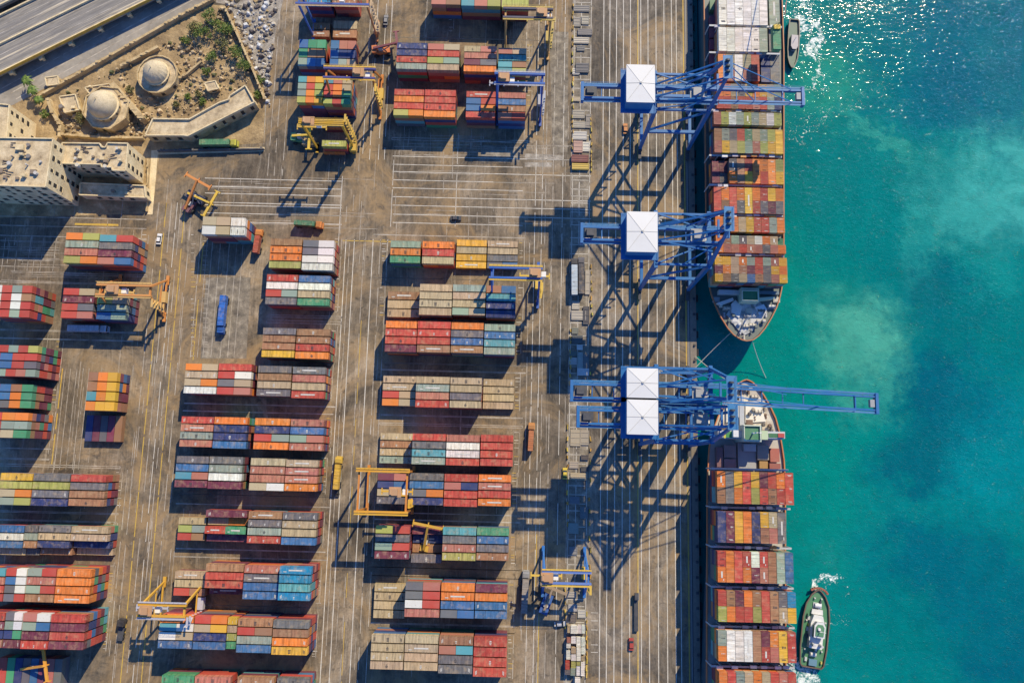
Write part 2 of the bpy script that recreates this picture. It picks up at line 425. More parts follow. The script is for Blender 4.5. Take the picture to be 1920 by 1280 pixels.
# ------------------------------------------------------------------ ground, quay, sea
XQ = P(1306, 640, 0).x                      # quay edge
def sheet(name, poly, z, m, kind='structure'):
    b = MB(); n = len(poly)
    b.faces([(p[0], p[1], z) for p in poly], [tuple(range(n))])
    o = b.build(name, m); o['kind'] = kind
    return o
sheet('ground', [(-1600, -1600), (XQ - 3.6, -1600), (XQ - 3.6, 1600), (-1600, 1600)], 0.0, M['ground'])
sheet('water', [(-2500, -2500), (2500, -2500), (2500, 2500), (-2500, 2500)], -3.2, M['sea'])
b = MB(); b.box(XQ - 3.6, XQ, -1600, 1600, -9, 0.0); b.build('quay', M['apron'])['kind'] = 'structure'
# trench of the waterside crane rail
xr = P(1286.5, 60, 0).x
sheet('cable_trench', [(xr - .35, -500), (xr + .35, -500), (xr + .35, 500), (xr - .35, 500)], 0.008, M['dark'])
b = MB()
for xx in (P(1197.5, 283, 0).x, P(1288, 283, 0).x): b.box(xx - .09, xx + .09, -500, 500, 0.0, 0.05)
b.build('crane_rails', M['steel'])['kind'] = 'structure'
xs0, xs1 = P(1072, 300, 0).x, P(1107, 300, 0).x
sheet('storage_strip', [(xs0, -400), (xs1, -400), (xs1, 400), (xs0, 400)], 0.004, M['strip'])
# old quarter
sheet('sandy_plot', [P(*q)[:2] for q in [(-60, 210), (20, 200), (385, 8), (430, 12), (500, 180), (497, 268), (300, 282), (285, 400), (-60, 410)]], 0.004, M['sand'])
sheet('rubble_ground', [P(*q)[:2] for q in [(405, -40), (545, -60), (517, 60), (500, 185), (494, 280), (498, 170), (455, 60), (430, 10), (405, 5)]], 0.006, M['rubble'])
sheet('road', [P(*q)[:2] for q in [(-120, 255), (-120, 120), (330, -120), (520, -120), (400, 0), (26, 196)]], 0.004, M['road'])
sheet('pavement', [P(*q)[:2] for q in [(284, 282), (496, 276), (496, 284), (296, 290), (286, 402), (276, 402)]], 0.012, M['stone_pale'])

mk = {'w': MB(), 'y': MB(), 'g': MB()}
def line(k, p, q, wd=0.24):
    p, q = Vector((p[0], p[1], 0)), Vector((q[0], q[1], 0))
    d = (q - p).normalized(); s = Vector((-d.y, d.x, 0)) * wd / 2
    mk[k].faces([(p - s)[:2] + (0.009,), (q - s)[:2] + (0.009,), (q + s)[:2] + (0.009,), (p + s)[:2] + (0.009,)], [(0, 1, 2, 3)])
def ns(k, u, v, v0, v1, wd=0.24, broken=0.0):
    """north-south line through pixel (u,v) between the rows v0 and v1"""
    x = P(u, v).x; y0, y1 = P(u, v0).y, P(u, v1).y
    if not broken: line(k, (x, y0), (x, y1), wd); return
    y = y0
    while y > y1:
        l = random.uniform(6, 26)
        line(k, (x, y), (x, max(y - l, y1)), wd); y -= l + random.uniform(0.5, broken)
def ew(k, u0, u1, v, wd=0.24, vu=None):
    y = P(vu if vu else (u0 + u1) / 2, v).y
    line(k, (P(u0, v).x, y), (P(u1, v).x, y), wd)
for u, k in [(1132, 'w'), (1143.5, 'w'), (1156, 'w'), (1169, 'w'), (1182, 'w'), (1196, 'y'), (1201.5, 'w'), (1215, 'w'), (1230, 'w'), (1245, 'w'), (1259, 'w'), (1268, 'w'), (1281, 'y')]:
    ns(k, u, 60, -120, 1400, 0.30 if k == 'w' else 0.42)
for u, k in [(985, 'w'), (999, 'w'), (1006, 'g'), (1021, 'g'), (1041, 'w'), (1058, 'g')]: ns(k, u, 1280, -120, 1400, 0.22, 8 if k == 'g' else 3)
ns('y', 1008, 1280, 1150, 1400, 0.3); ns('y', 1012, 700, 1000, 1100, 0.3)
for u, k in [(604, 'w'), (621, 'w'), (641, 'g'), (659, 'w'), (674, 'g'), (689, 'g')]: ns(k, u, 1210, 448, 1400, 0.3 if k == 'w' else 0.24, 0 if k == 'w' else 6)
ns('y', 644, 1210, 600, 1400, 0.22, 12)
for u, k in [(302, 'y'), (323, 'w'), (338, 'y'), (351, 'g'), (288, 'g'), (312, 'g'), (330, 'g')]: ns(k, u, 485, 380, 1400, 0.34 if k == 'y' else .24, 2.5 if k == 'y' else 7)
for u in (693, 706, 722, 733): ns('w', u, 60, -100, 300, 0.22, 5)
for u in (519, 531, 546): ns('g', u, 100, -100, 330, 0.22, 6)
for v in (297, 311, 326, 340, 355, 373, 389, 406, 420): ew('w', 736, random.choice((980, 1108, 1108)), v, 0.26)
for v in (337, 352, 365, 382, 387, 402, 418): ew('w', 384, 641, v, 0.28)
for v in (404, 421, 440): ew('g', -40, 275, v + 4, 0.26)
ns('w', 736, 350, 300, 425, 0.2, 5); ns('w', 856, 350, 250, 425, 0.2, 4); ns('w', 641, 350, 330, 460, 0.22)
ew('y', 642, 735, 452, 0.35); ew('y', 140, 222, 421, 0.8)
# ladder of cells along the storage strip
for u, v in ((1074, 300), (1087, 300), (1106, 300)): ns('w', u, v, -60, 1340, 0.2, 4)
v = 5
while v < 1300:
    ew('w', 1074 - v * 0.010, 1107 - v * 0.010, v, 0.2); v += random.choice((13, 17, 17, 24, 30))
for v in (1148, 1163, 1180, 1208, 1222): ew('w', 1108, 1121, v, 0.2)
for i in range(150):                                 # faint old lines and seams all over the yard
    u, v = random.uniform(560, 1110), random.uniform(-10, 1290)
    ns('g', u, v, v - random.uniform(15, 90), v, random.uniform(.1, .18))
for i in range(90):
    u, v = random.uniform(-10, 360), random.uniform(400, 1290)
    ns('g', u, v, v - random.uniform(15, 80), v, random.uniform(.1, .18))
for v0_, v1_, u0_, u1_ in [(258, 440, 735, 1108), (330, 440, 384, 640), (255, 300, 735, 980), (440, 530, 0, 110)]:
    for i in range(16): u = random.uniform(u0_, u1_ - 60); ew('g', u, u + random.uniform(20, 160), random.uniform(v0_, v1_), .13)
    for i in range(14): u = random.uniform(u0_, u1_); v = random.uniform(v0_, v1_); ns('g', u, v, v - random.uniform(8, 40), v, .13)
for v in (452, 468, 484, 500): ew('g', 0, 112, v, .2)
for u in (6, 30, 54, 78, 102): ns('g', u, 480, 446, 508, .2)
for i in range(26):                                  # arrows and stop bars, lane ticks
    u0 = random.choice((690, 735, 985, 640, 600))

# ------------------------------------------------------------------ containers
PAL = dict(r=(.43, .06, .04), o=(.62, .18, .03), y=(.62, .35, .035), b=(.04, .125, .27), n=(.025, .04, .13), c=(.015, .22, .40), t=(.08, .27, .30),
           g=(.055, .24, .12), l=(.33, .33, .085), e=(.24, .30, .23), w=(.64, .61, .54), k=(.13, .125, .13), s=(.40, .31, .185), m=(.15, .03, .055), p=(.40, .145, .10), d=(.30, .15, .075))
CNAME = dict(r='red', o='orange', y='yellow', b='blue', n='navy', c='bright blue', t='teal', g='green', l='olive green', e='pale green', w='white', k='charcoal', s='beige', m='maroon', p='salmon', d='brown')
def jit(c, a=0.16):
    f = random.uniform(1 - a, 1 + a)
    return tuple(max(0.004, x * f * random.uniform(1 - a * .5, 1 + a * .5)) for x in c)
CL, CW, CH = 12.0, 2.8, 2.6
def container_mesh():
    b = MB(); l, w_, h = CL / 2, CW / 2, CH
    # roof: corrugated panel between two rails
    n = 26; x0 = -l + .25; st = (2 * l - .5) / n
    for i in range(n):
        a = x0 + i * st
        zs = (h - .02, h - .085)
        b.quad((a, -w_ + .1, zs[0]), (a + st * .5, -w_ + .1, zs[0]), (a + st * .5, w_ - .1, zs[0]), (a, w_ - .1, zs[0]))
        b.quad((a + st * .5, -w_ + .1, zs[0]), (a + st * .6, -w_ + .1, zs[1]), (a + st * .6, w_ - .1, zs[1]), (a + st * .5, w_ - .1, zs[0]))
        b.quad((a + st * .6, -w_ + .1, zs[1]), (a + st * .9, -w_ + .1, zs[1]), (a + st * .9, w_ - .1, zs[1]), (a + st * .6, w_ - .1, zs[1]))
        b.quad((a + st * .9, -w_ + .1, zs[1]), (a + st, -w_ + .1, zs[0]), (a + st, w_ - .1, zs[0]), (a + st * .9, w_ - .1, zs[1]))
    for s in (-1, 1):
        b.box(-l, l, min(s * w_, s * (w_ - .1)), max(s * w_, s * (w_ - .1)), h - .14, h)
        b.box(-l, l, min(s * w_, s * (w_ - .12)), max(s * w_, s * (w_ - .12)), 0, .2)
        # corrugated side wall
        for i in range(n):
            a = x0 + i * st; y1, y2 = s * (w_ - .015), s * (w_ - .075)
            b.quad((a, y1, .2), (a + st * .5, y1, .2), (a + st * .5, y1, h - .14), (a, y1, h - .14))
            b.quad((a + st * .5, y1, .2), (a + st * .6, y2, .2), (a + st * .6, y2, h - .14), (a + st * .5, y1, h - .14))
            b.quad((a + st * .6, y2, .2), (a + st * .9, y2, .2), (a + st * .9, y2, h - .14), (a + st * .6, y2, h - .14))
            b.quad((a + st * .9, y2, .2), (a + st, y1, .2), (a + st, y1, h - .14), (a + st * .9, y2, h - .14))
        xe = s * l
        b.box(min(xe, xe - s * .25), max(xe, xe - s * .25), -w_ + .1, w_ - .1, .2, h - .02)      # end wall
        for q in (-1, 1):
            b.box(min(xe, xe - s * .25), max(xe, xe - s * .25), min(q * w_, q * (w_ - .2)), max(q * w_, q * (w_ - .2)), 0, h + .03)   # corner posts
    for y in (-.75, -.3, .3, .75): b.box(l + .002, l + .06, y - .03, y + .03, .15, h - .1)        # door lock rods
    return b
# the marks painted on roofs: plain, or with a dark or a pale block of letters in the middle and codes at the ends
def glyphs(kind, rnd):
    out = []
    r = random.Random(rnd)
    z = CH + .012
    if kind in (1, 3):
        for q in range(r.choice((2, 3, 3, 4))):
            y = -.75 + q * .5; wd = r.uniform(.18, .5); out.append((-wd, wd, y - .15, y + .15, z))
    if kind in (2, 3):
        for sx in (-1, 1):
            for q in range(2): x = sx * (CL / 2 - .9 - q * .35); out.append((x - .1, x + .1, -.9 + q * .2, .2 + r.uniform(0, .5), z))
    if kind == 4:
        out.append((-2.6, 2.6, -.28, .28, z)); out.append((-4.6, -3.4, -.7, -.4, z))
    return out
def variant(kind, ink, seed):
    ob = container_mesh().build('yard_container', M['container']); me = ob.data
    gl = glyphs(kind, seed)
    if gl:
        import bmesh
        me.materials.append(M[ink]); bm = bmesh.new(); bm.from_mesh(me)
        for (x0, x1, y0, y1, z) in gl:
            f = bm.faces.new([bm.verts.new(q) for q in ((x0, y0, z), (x1, y0, z), (x1, y1, z), (x0, y1, z))]); f.material_index = 1
        bm.to_mesh(me); bm.free()
    COL.objects.unlink(ob); bpy.data.objects.remove(ob)
    return me
CVAR = [variant(0, '', 0), variant(1, 'ink_dark', 1), variant(3, 'ink_pale', 2), variant(2, 'ink_pale', 3), variant(1, 'ink_pale', 4), variant(3, 'ink_dark', 5), variant(4, 'ink_pale', 6)]
CMESH = CVAR[0]
def cmesh(): return random.choice(CVAR[:1] * 3 + CVAR)

def cbox(mb, x0, x1, y0, y1, z0, z1, col):
    mb.cur = col; mb.box(x0, x1, y0, y1, z0, z1)
YARD = []      # (area rank, builder args)
stack = MB()   # everything below the top tier and the small pieces
ROW = {1: ['single'], 2: ['northern', 'southern'], 3: ['north', 'middle', 'south'], 4: ['northernmost', 'second', 'third', 'southernmost'], 5: ['northernmost', 'second', 'third', 'fourth', 'southernmost']}
BAYN = {1: ['only'], 2: ['west', 'east'], 3: ['west', 'middle', 'east'], 4: ['westmost', 'second', 'third', 'eastmost'], 5: ['westmost', 'second', 'third', 'fourth', 'eastmost']}
SIDEC = 'mrmdmkprnmdbgmrot'
def bay(u0, v0, u1, v1, rows, tiers=4, where=('', 0, 1), xmax=None):
    rows = rows.split(); n = len(rows); h = tiers * CH
    a, c = P(u0, v0, h), P(u1, v1, h)
    # rows run east-west: undo the small skew so that the north-west and south-east corners fit
    x0, x1, y0, y1 = a.x, c.x, a.y, c.y
    if xmax is not None and x1 > xmax: x1 = xmax
    pit = (y0 - y1) / n
    for i, r in enumerate(rows):
        t_ = tiers
        if r[-1].isdigit(): t_ = int(r[-1]); r = r[:-1]
        ya, yb = y0 - i * pit - .21, y0 - (i + 1) * pit + .21
        m = len(r); pw_ = (x1 - x0) / m
        for j, k in enumerate(r):
            xa, xb = x0 + j * pw_ + (.05 if j else 0), x0 + (j + 1) * pw_ - (.05 if j < m - 1 else 0)
            z = (t_ - 1) * CH
            YARD.append(dict(xa=xa, xb=xb, ya=yb, yb=ya, z=z, k=k, m=m, j=j, row=ROW[n][i], where=where))
        for q in range(t_ - 1):
            split = random.random() < .25
            segs = [(x0, (x0 + x1) / 2 - .05), ((x0 + x1) / 2 + .05, x1)] if split else [(x0, x1)]
            for (sa, sb) in segs:
                k = random.choice(SIDEC)
                cbox(stack, sa + random.uniform(0, .08), sb - random.uniform(0, .08), yb + .02, ya - .02, q * CH + .03, (q + 1) * CH - .03, jit(PAL[k]))
def block(where, *bays):
    for i, bb in enumerate(bays):
        xm = None
        for nb_ in bays[i + 1:]:
            if nb_[0] > bb[0] + 5: xm = P(nb_[0], nb_[1], (nb_[5] if len(nb_) > 5 else 4) * CH).x - .38; break
        bay(*bb[:5], xmax=xm, tiers=bb[5] if len(bb) > 5 else 4, where=(where, i, len(bays)))
RY, MY, LY = "the right yard's", "the middle yard's", "the left yard's"
block(RY + ' topmost block', (810, -20, 863, 10, 'd pd'), (866, -20, 938, 13, 'e tpl'), (942, -20, 991, 16, 'p l'))
block(RY + ' second block', (745, 79, 800, 131, 'n n r e'), (803, 81, 860, 133, 'ps r le s'), (871, 85, 930, 136, 'sp p mk o'), (935, 89, 986, 140, 'ps t td tl'))
block(RY + ' third block', (740, 166, 794, 218, 'r o r lo'), (797, 167, 853, 221, 'r r r o'), (875, 170, 928, 222, 'r br bo r'), (935, 172, 985, 223, 'p b d pr'))
block(MY + ' topmost block', (577, -26, 618, 8, 'b c'), (625, -26, 668, 7, 'm d'))
block(MY + ' second block', (586, 42, 617, 70, 'd d', 1), (626, 38, 668, 72, 's d', 1))
block(MY + ' third block', (562, 73, 608, 126, 'bgg gdd ebb', 3), (621, 75, 665, 128, 'bpp bnn bes', 3))
block(MY + ' fourth block', (560, 142, 604, 194, 'toy erl eol loy', 5), (609, 144, 656, 197, 'tps ros rog lrg', 5))
block(MY + ' fifth block', (567, 256, 590, 272, 's', 1), (604, 262, 648, 276, 'l', 3), (608, 224, 650, 240, 'd', 2), (606, 279, 646, 287, 'o', 1))
block(MY + ' sixth block', (381, 405, 431, 441, 'ss ws', 5), (434, 407, 458, 442, 'w w', 5))
block(MY + ' seventh block', (508, 446, 563, 504, 'd o o l'), (569, 449, 623, 508, 'kw kw ww w'))
block(MY + ' eighth block', (501, 513, 555, 572, 'r w re k'), (561, 515, 616, 574, 'b w s g'))
block(MY + ' ninth block', (494, 613, 551, 671, 'k d d y'), (557, 615, 615, 674, 'd d r o'))
block(MY + ' tenth block', (349, 680, 405, 739, 'os s so w'), (411, 680, 468, 741, 'r rw ks rp'), (485, 684, 543, 744, 'k d s k'), (550, 686, 607, 748, 'k p s r'))
block(MY + ' eleventh block', (341, 779, 399, 839, 'r p e p'), (403, 780, 460, 842, 'o n n b'), (479, 782, 541, 844, 'o n re o'), (546, 784, 604, 846, 'p b ep p'))
block(MY + ' twelfth block', (332, 853, 391, 915, 'k b tp m'), (394, 854, 451, 918, 'k e w m'), (471, 857, 532, 921, 's p p sw'), (537, 860, 593, 922, 's p p o'))
block(MY + ' thirteenth block', (336, 968, 383, 1014, 's le rd', 2), (387, 954, 459, 1018, 'm so2 rg m2', 3), (467, 957, 528, 1020, 'd k e r'), (531, 959, 591, 1023, 'k s s b'))
block(MY + ' fourteenth block', (329, 1069, 383, 1118, 's s rd', 2), (387, 1055, 453, 1120, 'd r r m2', 4), (459, 1058, 521, 1125, 'p k b b'), (525, 1060, 580, 1127, 'c c t c', 5))
block(MY + ' fifteenth block', (301, 1151, 363, 1217, 'o tw ws b', 5), (366, 1153, 426, 1219, 'ro sy n b', 5), (428, 1156, 445, 1217, 'y s l g', 5), (447, 1158, 510, 1225, 'd rd e b', 5), (513, 1161, 575, 1229, 'k d o y', 5))
block(MY + ' bottom block', (304, 1264, 362, 1298, 'g e'), (366, 1266, 430, 1300, 'p d'), (446, 1267, 512, 1301, 'd r'), (520, 1269, 578, 1303, 'k p'))
block(RY + ' fourth block', (733, 450, 787, 494, 'e o g', 3), (793, 451, 850, 496, 'o r s', 3), (857, 448, 911, 504, 'y s y y', 1), (915, 450, 970, 505, 's s k kb', 1))
block(RY + ' fifth block', (728, 545, 786, 596, 'd s s', 1), (788, 531, 846, 592, 's s s s'), (850, 532, 909, 592, 'e s s es'), (913, 534, 966, 597, 'db t n n'))
block(RY + ' sixth block', (724, 600, 781, 661, 'o r r m'), (784, 601, 843, 662, 'r r r d'), (847, 603, 905, 663, 'o k b d'), (909, 606, 965, 666, 'e b t e'))
block(RY + ' seventh block', (719, 703, 778, 762, 's s rs os', 2), (781, 704, 841, 765, 's e p r'), (845, 706, 904, 766, 's s k s'), (907, 709, 963, 768, 's s s s', 1))
block(RY + ' eighth block', (714, 810, 772, 870, 's d s e', 1), (774, 811, 834, 872, 'r k t e'), (838, 813, 898, 874, 'p w w r'), (902, 813, 961, 875, 'r r r r'))
block(RY + ' ninth block', (709, 886, 767, 946, 'mp nb sy k', 3), (769, 885, 831, 948, 'k b ko n'), (834, 887, 896, 951, 'r pn r r'), (898, 888, 957, 950, 'o p r o'))
block(RY + ' tenth block', (705, 984, 767, 1049, 'lr k er m'), (772, 985, 826, 1058, 'm2 n1 d1 k2', 3), (831, 987, 892, 1052, 't k p l'), (895, 988, 953, 1052, 'g b k d'))
block(RY + ' eleventh block', (703, 1092, 758, 1160, 's s s s', 1), (761, 1090, 823, 1158, 'kp kr wr p', 5), (828, 1092, 889, 1160, 'o o b kb', 5), (892, 1094, 950, 1161, 'm o b b', 5))
block(RY + ' bottom block', (697, 1188, 757, 1256, 's s s s', 5), (760, 1189, 821, 1258, 's s s s', 5), (824, 1191, 885, 1264, 'd pt k k', 5), (889, 1193, 949, 1270, 'r r r r', 5))
block(LY + ' topmost block', (125, 435, 183, 495, 'ol e p lo', 5), (188, 439, 244, 497, 'tr k m pb', 5))
block(LY + ' second block', (-14, 533, 54, 596, 'wrer wrwd wrwr trer', 6), (120, 539, 172, 598, 'rs m rk rp'), (186, 541, 234, 600, 'ol ls e be'))
block(LY + ' third block', (-20, 645, 65, 707, 'krerl rbrr wbrk rerpe', 6))
block(LY + ' fourth block', (-20, 718, 57, 766, 'rbdg ebog ekog', 5))
block(LY + ' fifth block', (-20, 771, 48, 822, 'roo ree rsg', 6))
block(LY + ' sixth block', (167, 696, 213, 771, 'doy doy toy oyy'))
block(LY + ' seventh block', (2, 885, 60, 948, 'y l so el'), (64, 886, 129, 950, 'k l k n'), (134, 888, 193, 950, 'r k d d'))
block(LY + ' eighth block', (-12, 983, 46, 1043, 'b w b s2', 3), (48, 983, 72, 1043, 'k e d k2', 3), (74, 983, 132, 1043, 'k s n d2', 3), (135, 985, 197, 1045, 's s n2 s1', 3))
block(LY + ' ninth block', (-35, 1064, 12, 1128, 'rt p r wr', 5), (13, 1064, 54, 1129, 'rw bw kw kr', 5), (53, 1064, 105, 1130, 'er p er d', 5), (108, 1065, 166, 1132, 'o o o o', 5))
block(LY + ' tenth block', (-40, 1146, 11, 1215, 'r m on p', 6), (12, 1146, 44, 1216, 'kw ew ng m', 6), (45, 1148, 95, 1218, 'pw eb m r', 6), (97, 1150, 155, 1219, 'r m r m', 6))
# containers lying north-south, shade put into the first row's dark colours: pieces of the far left blocks
low = []
for (u0, v0, u1, v1, cs, t_) in [(163, 778, 226, 828, 'nmkmd', 1), (0, 1232, 112, 1292, 'rgnkbmpk', 2)]:
    a, c = P(u0, v0, t_ * CH), P(u1, v1, t_ * CH); n = len(cs)
    for i, k in enumerate(cs):
        x0 = a.x + (c.x - a.x) * i / n; x1 = a.x + (c.x - a.x) * (i + 1) / n
        for q in range(t_): cbox(stack, x0 + .08, x1 - .08, c.y, a.y, q * CH + .03, (q + 1) * CH - .03, jit(PAL[k]))
# the largest ones are objects, the rest joins the stack mass
def rank(d):
    inb = 0
    cx, cy = (d['xa'] + d['xb']) / 2, (d['ya'] + d['yb']) / 2
    r = Vector((cx, cy, d['z'] - HC)); q = ROT.transposed() @ r
    u, v = 960 + F * q.x / -q.z, 640 - F * q.y / -q.z
    inb = 1 if (-15 < u < 1935 and -5 < v < 1285) else 0
    return (-inb, d['m'], -(d['xb'] - d['xa']))
YARD.sort(key=rank)
LIMIT = 318
for i, d in enumerate(YARD):
    if i < LIMIT and d['m'] <= 2:
        o = bpy.data.objects.new('yard_container', cmesh())
        o.location = ((d['xa'] + d['xb']) / 2, (d['ya'] + d['yb']) / 2, d['z'])
        o.scale = ((d['xb'] - d['xa']) / CL, (d['yb'] - d['ya']) / CW, 1)
        c = jit(PAL[d['k']], .12); o.color = (*c, 1)
        COL.objects.link(o)
        wh, bi, nb = d['where']
        half = '' if d['m'] == 1 else (' west half of' if d['j'] == 0 else ' east half of')
        tag(o, f"{CNAME[d['k']]} container,{half} {d['row']} row, {BAYN[nb][bi]} bay, {wh}", 'container', 'containers topping the yard stacks')
    else:
        cbox(stack, d['xa'], d['xb'], d['ya'], d['yb'], d['z'] + .02, d['z'] + CH, jit(PAL[d['k']], .12))
o = stack.build('yard_containers', M['container_stack'], keepcol=True)
tag(o, 'lower tiers and short containers of the yard stacks', 'containers', kind='stuff')

# ladders of short ticks at the ends of the blocks, pale concrete patches
def ticks(u, v0, v1, w_=9, k='g', st=7.0):
    v = v0
    while v < v1:
        if random.random() < .8: ew(random.choice((k, k, 'w', 'y')), u, u + w_ * random.uniform(.5, 1.1), v, .22, u)
        v += st * random.uniform(.6, 1.5)
    ns('g', u + w_, (v0 + v1) / 2, v0, v1, .2, 4)
for (u, v0, v1) in [(628, 448, 585), (622, 612, 676), (614, 684, 752), (612, 784, 850), (603, 858, 926), (598, 960, 1026), (592, 1060, 1130), (585, 1152, 1232), (974, 450, 510), (972, 530, 600), (968, 604, 670), (966, 700, 770), (964, 810, 878), (960, 886, 954),
                    (958, 985, 1056), (955, 1090, 1165), (953, 1190, 1272), (988, 85, 142), (988, 170, 226), (266, 440, 515), (106, 640, 712), (97, 720, 770), (92, 772, 826), (218, 885, 952), (208, 980, 1048), (204, 1060, 1130), (193, 1145, 1220), (716, 450, 505), (712, 530, 596), (358, 440, 670), (842, 8, 60)]:
    ticks(u, v0, v1)
for i, (q, m_) in enumerate([([(984, 288), (1058, 291), (1056, 301), (984, 299)], 'rubble'), ([(984, 304), (1036, 305), (1034, 313), (984, 313)], 'rubble'), ([(1030, 60), (1066, 60), (1064, 285), (1036, 290)], 'strip'), ([(386, 520), (470, 520), (462, 672), (376, 672)], 'strip'),
                      ([(905, 272), (976, 274), (974, 305), (900, 304)], 'strip')]):
    sheet('concrete_patch', [P(*c)[:2] for c in q], .003 + .0004 * i, M[m_])
# painted bay frames round the blocks
def frame(u0, v0, u1, v1):
    a, c = P(u0, v0), P(u1, v1)
    for y in (a.y, c.y): line('g', (a.x, y), (c.x, y), .22)
    for x in (c.x, a.x): line('g', (x, a.y), (x, c.y), .2)
for q in [(735, 258, 990, 268), (735, 70, 1010, 76), (700, 520, 985, 527), (722, 680, 985, 686), (716, 692, 985, 700), (714, 778, 980, 783), (712, 792, 980, 802), (700, 960, 975, 966), (700, 972, 975, 980),
          (697, 1062, 975, 1069), (697, 1078, 975, 1085), (695, 1168, 965, 1173), (692, 1180, 965, 1187), (345, 756, 630, 762), (343, 769, 625, 777), (335, 925, 622, 932), (330, 943, 618, 951),
          (330, 1028, 610, 1034), (325, 1042, 612, 1050), (320, 1132, 606, 1139), (500, 590, 640, 597), (500, 600, 640, 608), (120, 512, 275, 519), (-30, 528, 268, 533), (-30, 618, 255, 623), (-30, 632, 250, 640),
          (-30, 838, 95, 842), (-30, 857, 92, 862), (-30, 868, 225, 878), (-30, 958, 222, 962), (-30, 972, 218, 980), (700, 440, 985, 446), (1000, 1180, 1003, 1185)]:
    frame(*q)
for (u, v0, v1) in [(633, 455, 1230), (985, 455, 1200), (985, 60, 262), (222, 880, 1230), (262, 430, 520)]: ns('g', u, (v0 + v1) / 2, v0, v1, .22, 5)
for u, v0, v1 in [(112, 690, 880), (122, 690, 880), (134, 690, 880), (146, 690, 880), (157, 690, 880), (405, 440, 670), (422, 440, 670), (436, 440, 670), (448, 440, 670), (380, 440, 670), (390, 440, 670)]: ns('g', u, (v0 + v1) / 2, v0, v1, .18)
for i, v in enumerate(range(452, 672, 9)): ew('g', 380, 390, v, .16)
ns('y', 372, 560, 455, 675, .3, 9); ns('y', 106, 790, 690, 870, .4, 5)
for k, m in (('w', 'line_white'), ('y', 'line_yellow'), ('g', 'line_worn')): mk[k].build('road_markings', M[m])['kind'] = 'structure'
# ------------------------------------------------------------------ ships
def offset_poly(poly, cx, k, yk=None):
    return [((p[0] - cx) * k + cx, p[1]) for p in poly]
def ship(name_label, right, left, bow, zd, hullcol, below, rimcol, deckcol, stern_y):
    """right/left: pixel lists of the deck edge from the bow to the stern, at deck height zd"""
    root = empty('container_ship', P(bow[0], bow[1], -3.2))
    tag(root, name_label, 'ship', 'container ships at the quay')
    Rr = [P(u, v, zd) for u, v in right]; Ll = [P(u, v, zd) for u, v in left]; B = P(bow[0], bow[1], zd)
    cx = B.x
    deck = [(B.x, B.y)] + [(p.x, p.y) for p in Rr] + [(Rr[-1].x, stern_y), (Ll[-1].x, stern_y)] + [(p.x, p.y) for p in reversed(Ll)]
    n = len(deck)
    sgn = 1 if stern_y > B.y else -1
    L0 = 75.0
    def sect(f, z):         # flare: lower sections are narrower and shorter at the bow
        out = []
        for (x, y) in deck:
            d = abs(y - B.y); t = max(0.0, 1 - d / L0)
            out.append((cx + (x - cx) * (1 - f * t ** 1.0 * .75), y + sgn * f * 11 * t ** 3, z))
        return out
    secs = [sect(1.0, -6), sect(.85, -2.2), sect(.45, 3), sect(.15, zd - 2), sect(0, zd)]
    vs = [p for s_ in secs for p in s_]; fs = []
    for j in range(len(secs) - 1):
        for i in range(n):
            fs.append((j * n + i, j * n + (i + 1) % n, (j + 1) * n + (i + 1) % n, (j + 1) * n + i))
    o_ = Vector(root.location)
    def fin(b, nm, m, par=root, **kw):
        b.v = [(x - o_.x, y - o_.y, z - o_.z) for x, y, z in b.v]
        return b.build(nm, m, par, **kw)
    b = MB(); b.faces(vs, fs)
    fin(b, 'hull', M['obj'], color=hullcol)
    b = MB(); lo = sect(.90, -2.6); hi = sect(.84, -2.0)
    b.faces([((x - cx) * 1.003 + cx, y, z) for x, y, z in lo + hi], [(i, (i + 1) % n, n + (i + 1) % n, n + i) for i in range(n)])
    fin(b, 'boot_stripe', M['obj'], color=below)
    b = MB(); b.faces([(x, y, zd - .55) for x, y in offset_poly(deck, cx, .995)], [tuple(range(n))])
    fin(b, 'deck', M['obj'], color=deckcol)
    b = MB()
    for i in range(n):
        p, q = deck[i], deck[(i + 1) % n]
        b.bar((p[0], p[1], zd + .15), (q[0], q[1], zd + .15), .38, .9)
    fin(b, 'bulwark', M['obj'], color=rimcol)
    return root, fin, deck, cx, B, zd
ZD = 8.3
# upper ship: the bow points south
s1, fin1, dk1, cx1, B1, _ = ship('container ship with bow pointing south, moored under the two upper cranes',
    [(1407, 638), (1412, 637), (1422.6, 629), (1433.6, 616), (1445.6, 596.5), (1455.4, 577), (1462, 556), (1465, 542), (1468, 510), (1469, 470), (1469, 100)],
    [(1392, 637.5), (1386.5, 635), (1375.6, 628), (1364.7, 616), (1351.5, 595), (1340.6, 571), (1333.5, 552), (1329.7, 536), (1326, 505), (1324, 466), (1321, 100)],
    (1399.7, 639), ZD, (.012, .075, .095), (.16, .05, .03), (.42, .16, .07), (.13, .16, .15), P(1400, -260, ZD).y)
s2, fin2, dk2, cx2, B2, _ = ship('container ship with bow pointing north, moored under the lowest crane pair',
    [(1404, 713), (1410, 716), (1422.5, 727.5), (1432, 741.5), (1443, 760), (1454, 784), (1461.5, 812), (1466, 838), (1469.4, 862), (1471.5, 900), (1473, 1280)],
    [(1393, 713.5), (1385, 718), (1372.5, 728), (1363, 741), (1354, 762), (1346, 781), (1339, 800), (1333, 820), (1329.5, 842), (1327, 880), (1326, 920), (1325, 1280)],
    (1399, 711.5), ZD, (.02, .06, .085), (.2, .05, .03), (.50, .17, .06), (.42, .40, .36), P(1400, 1560, ZD).y)
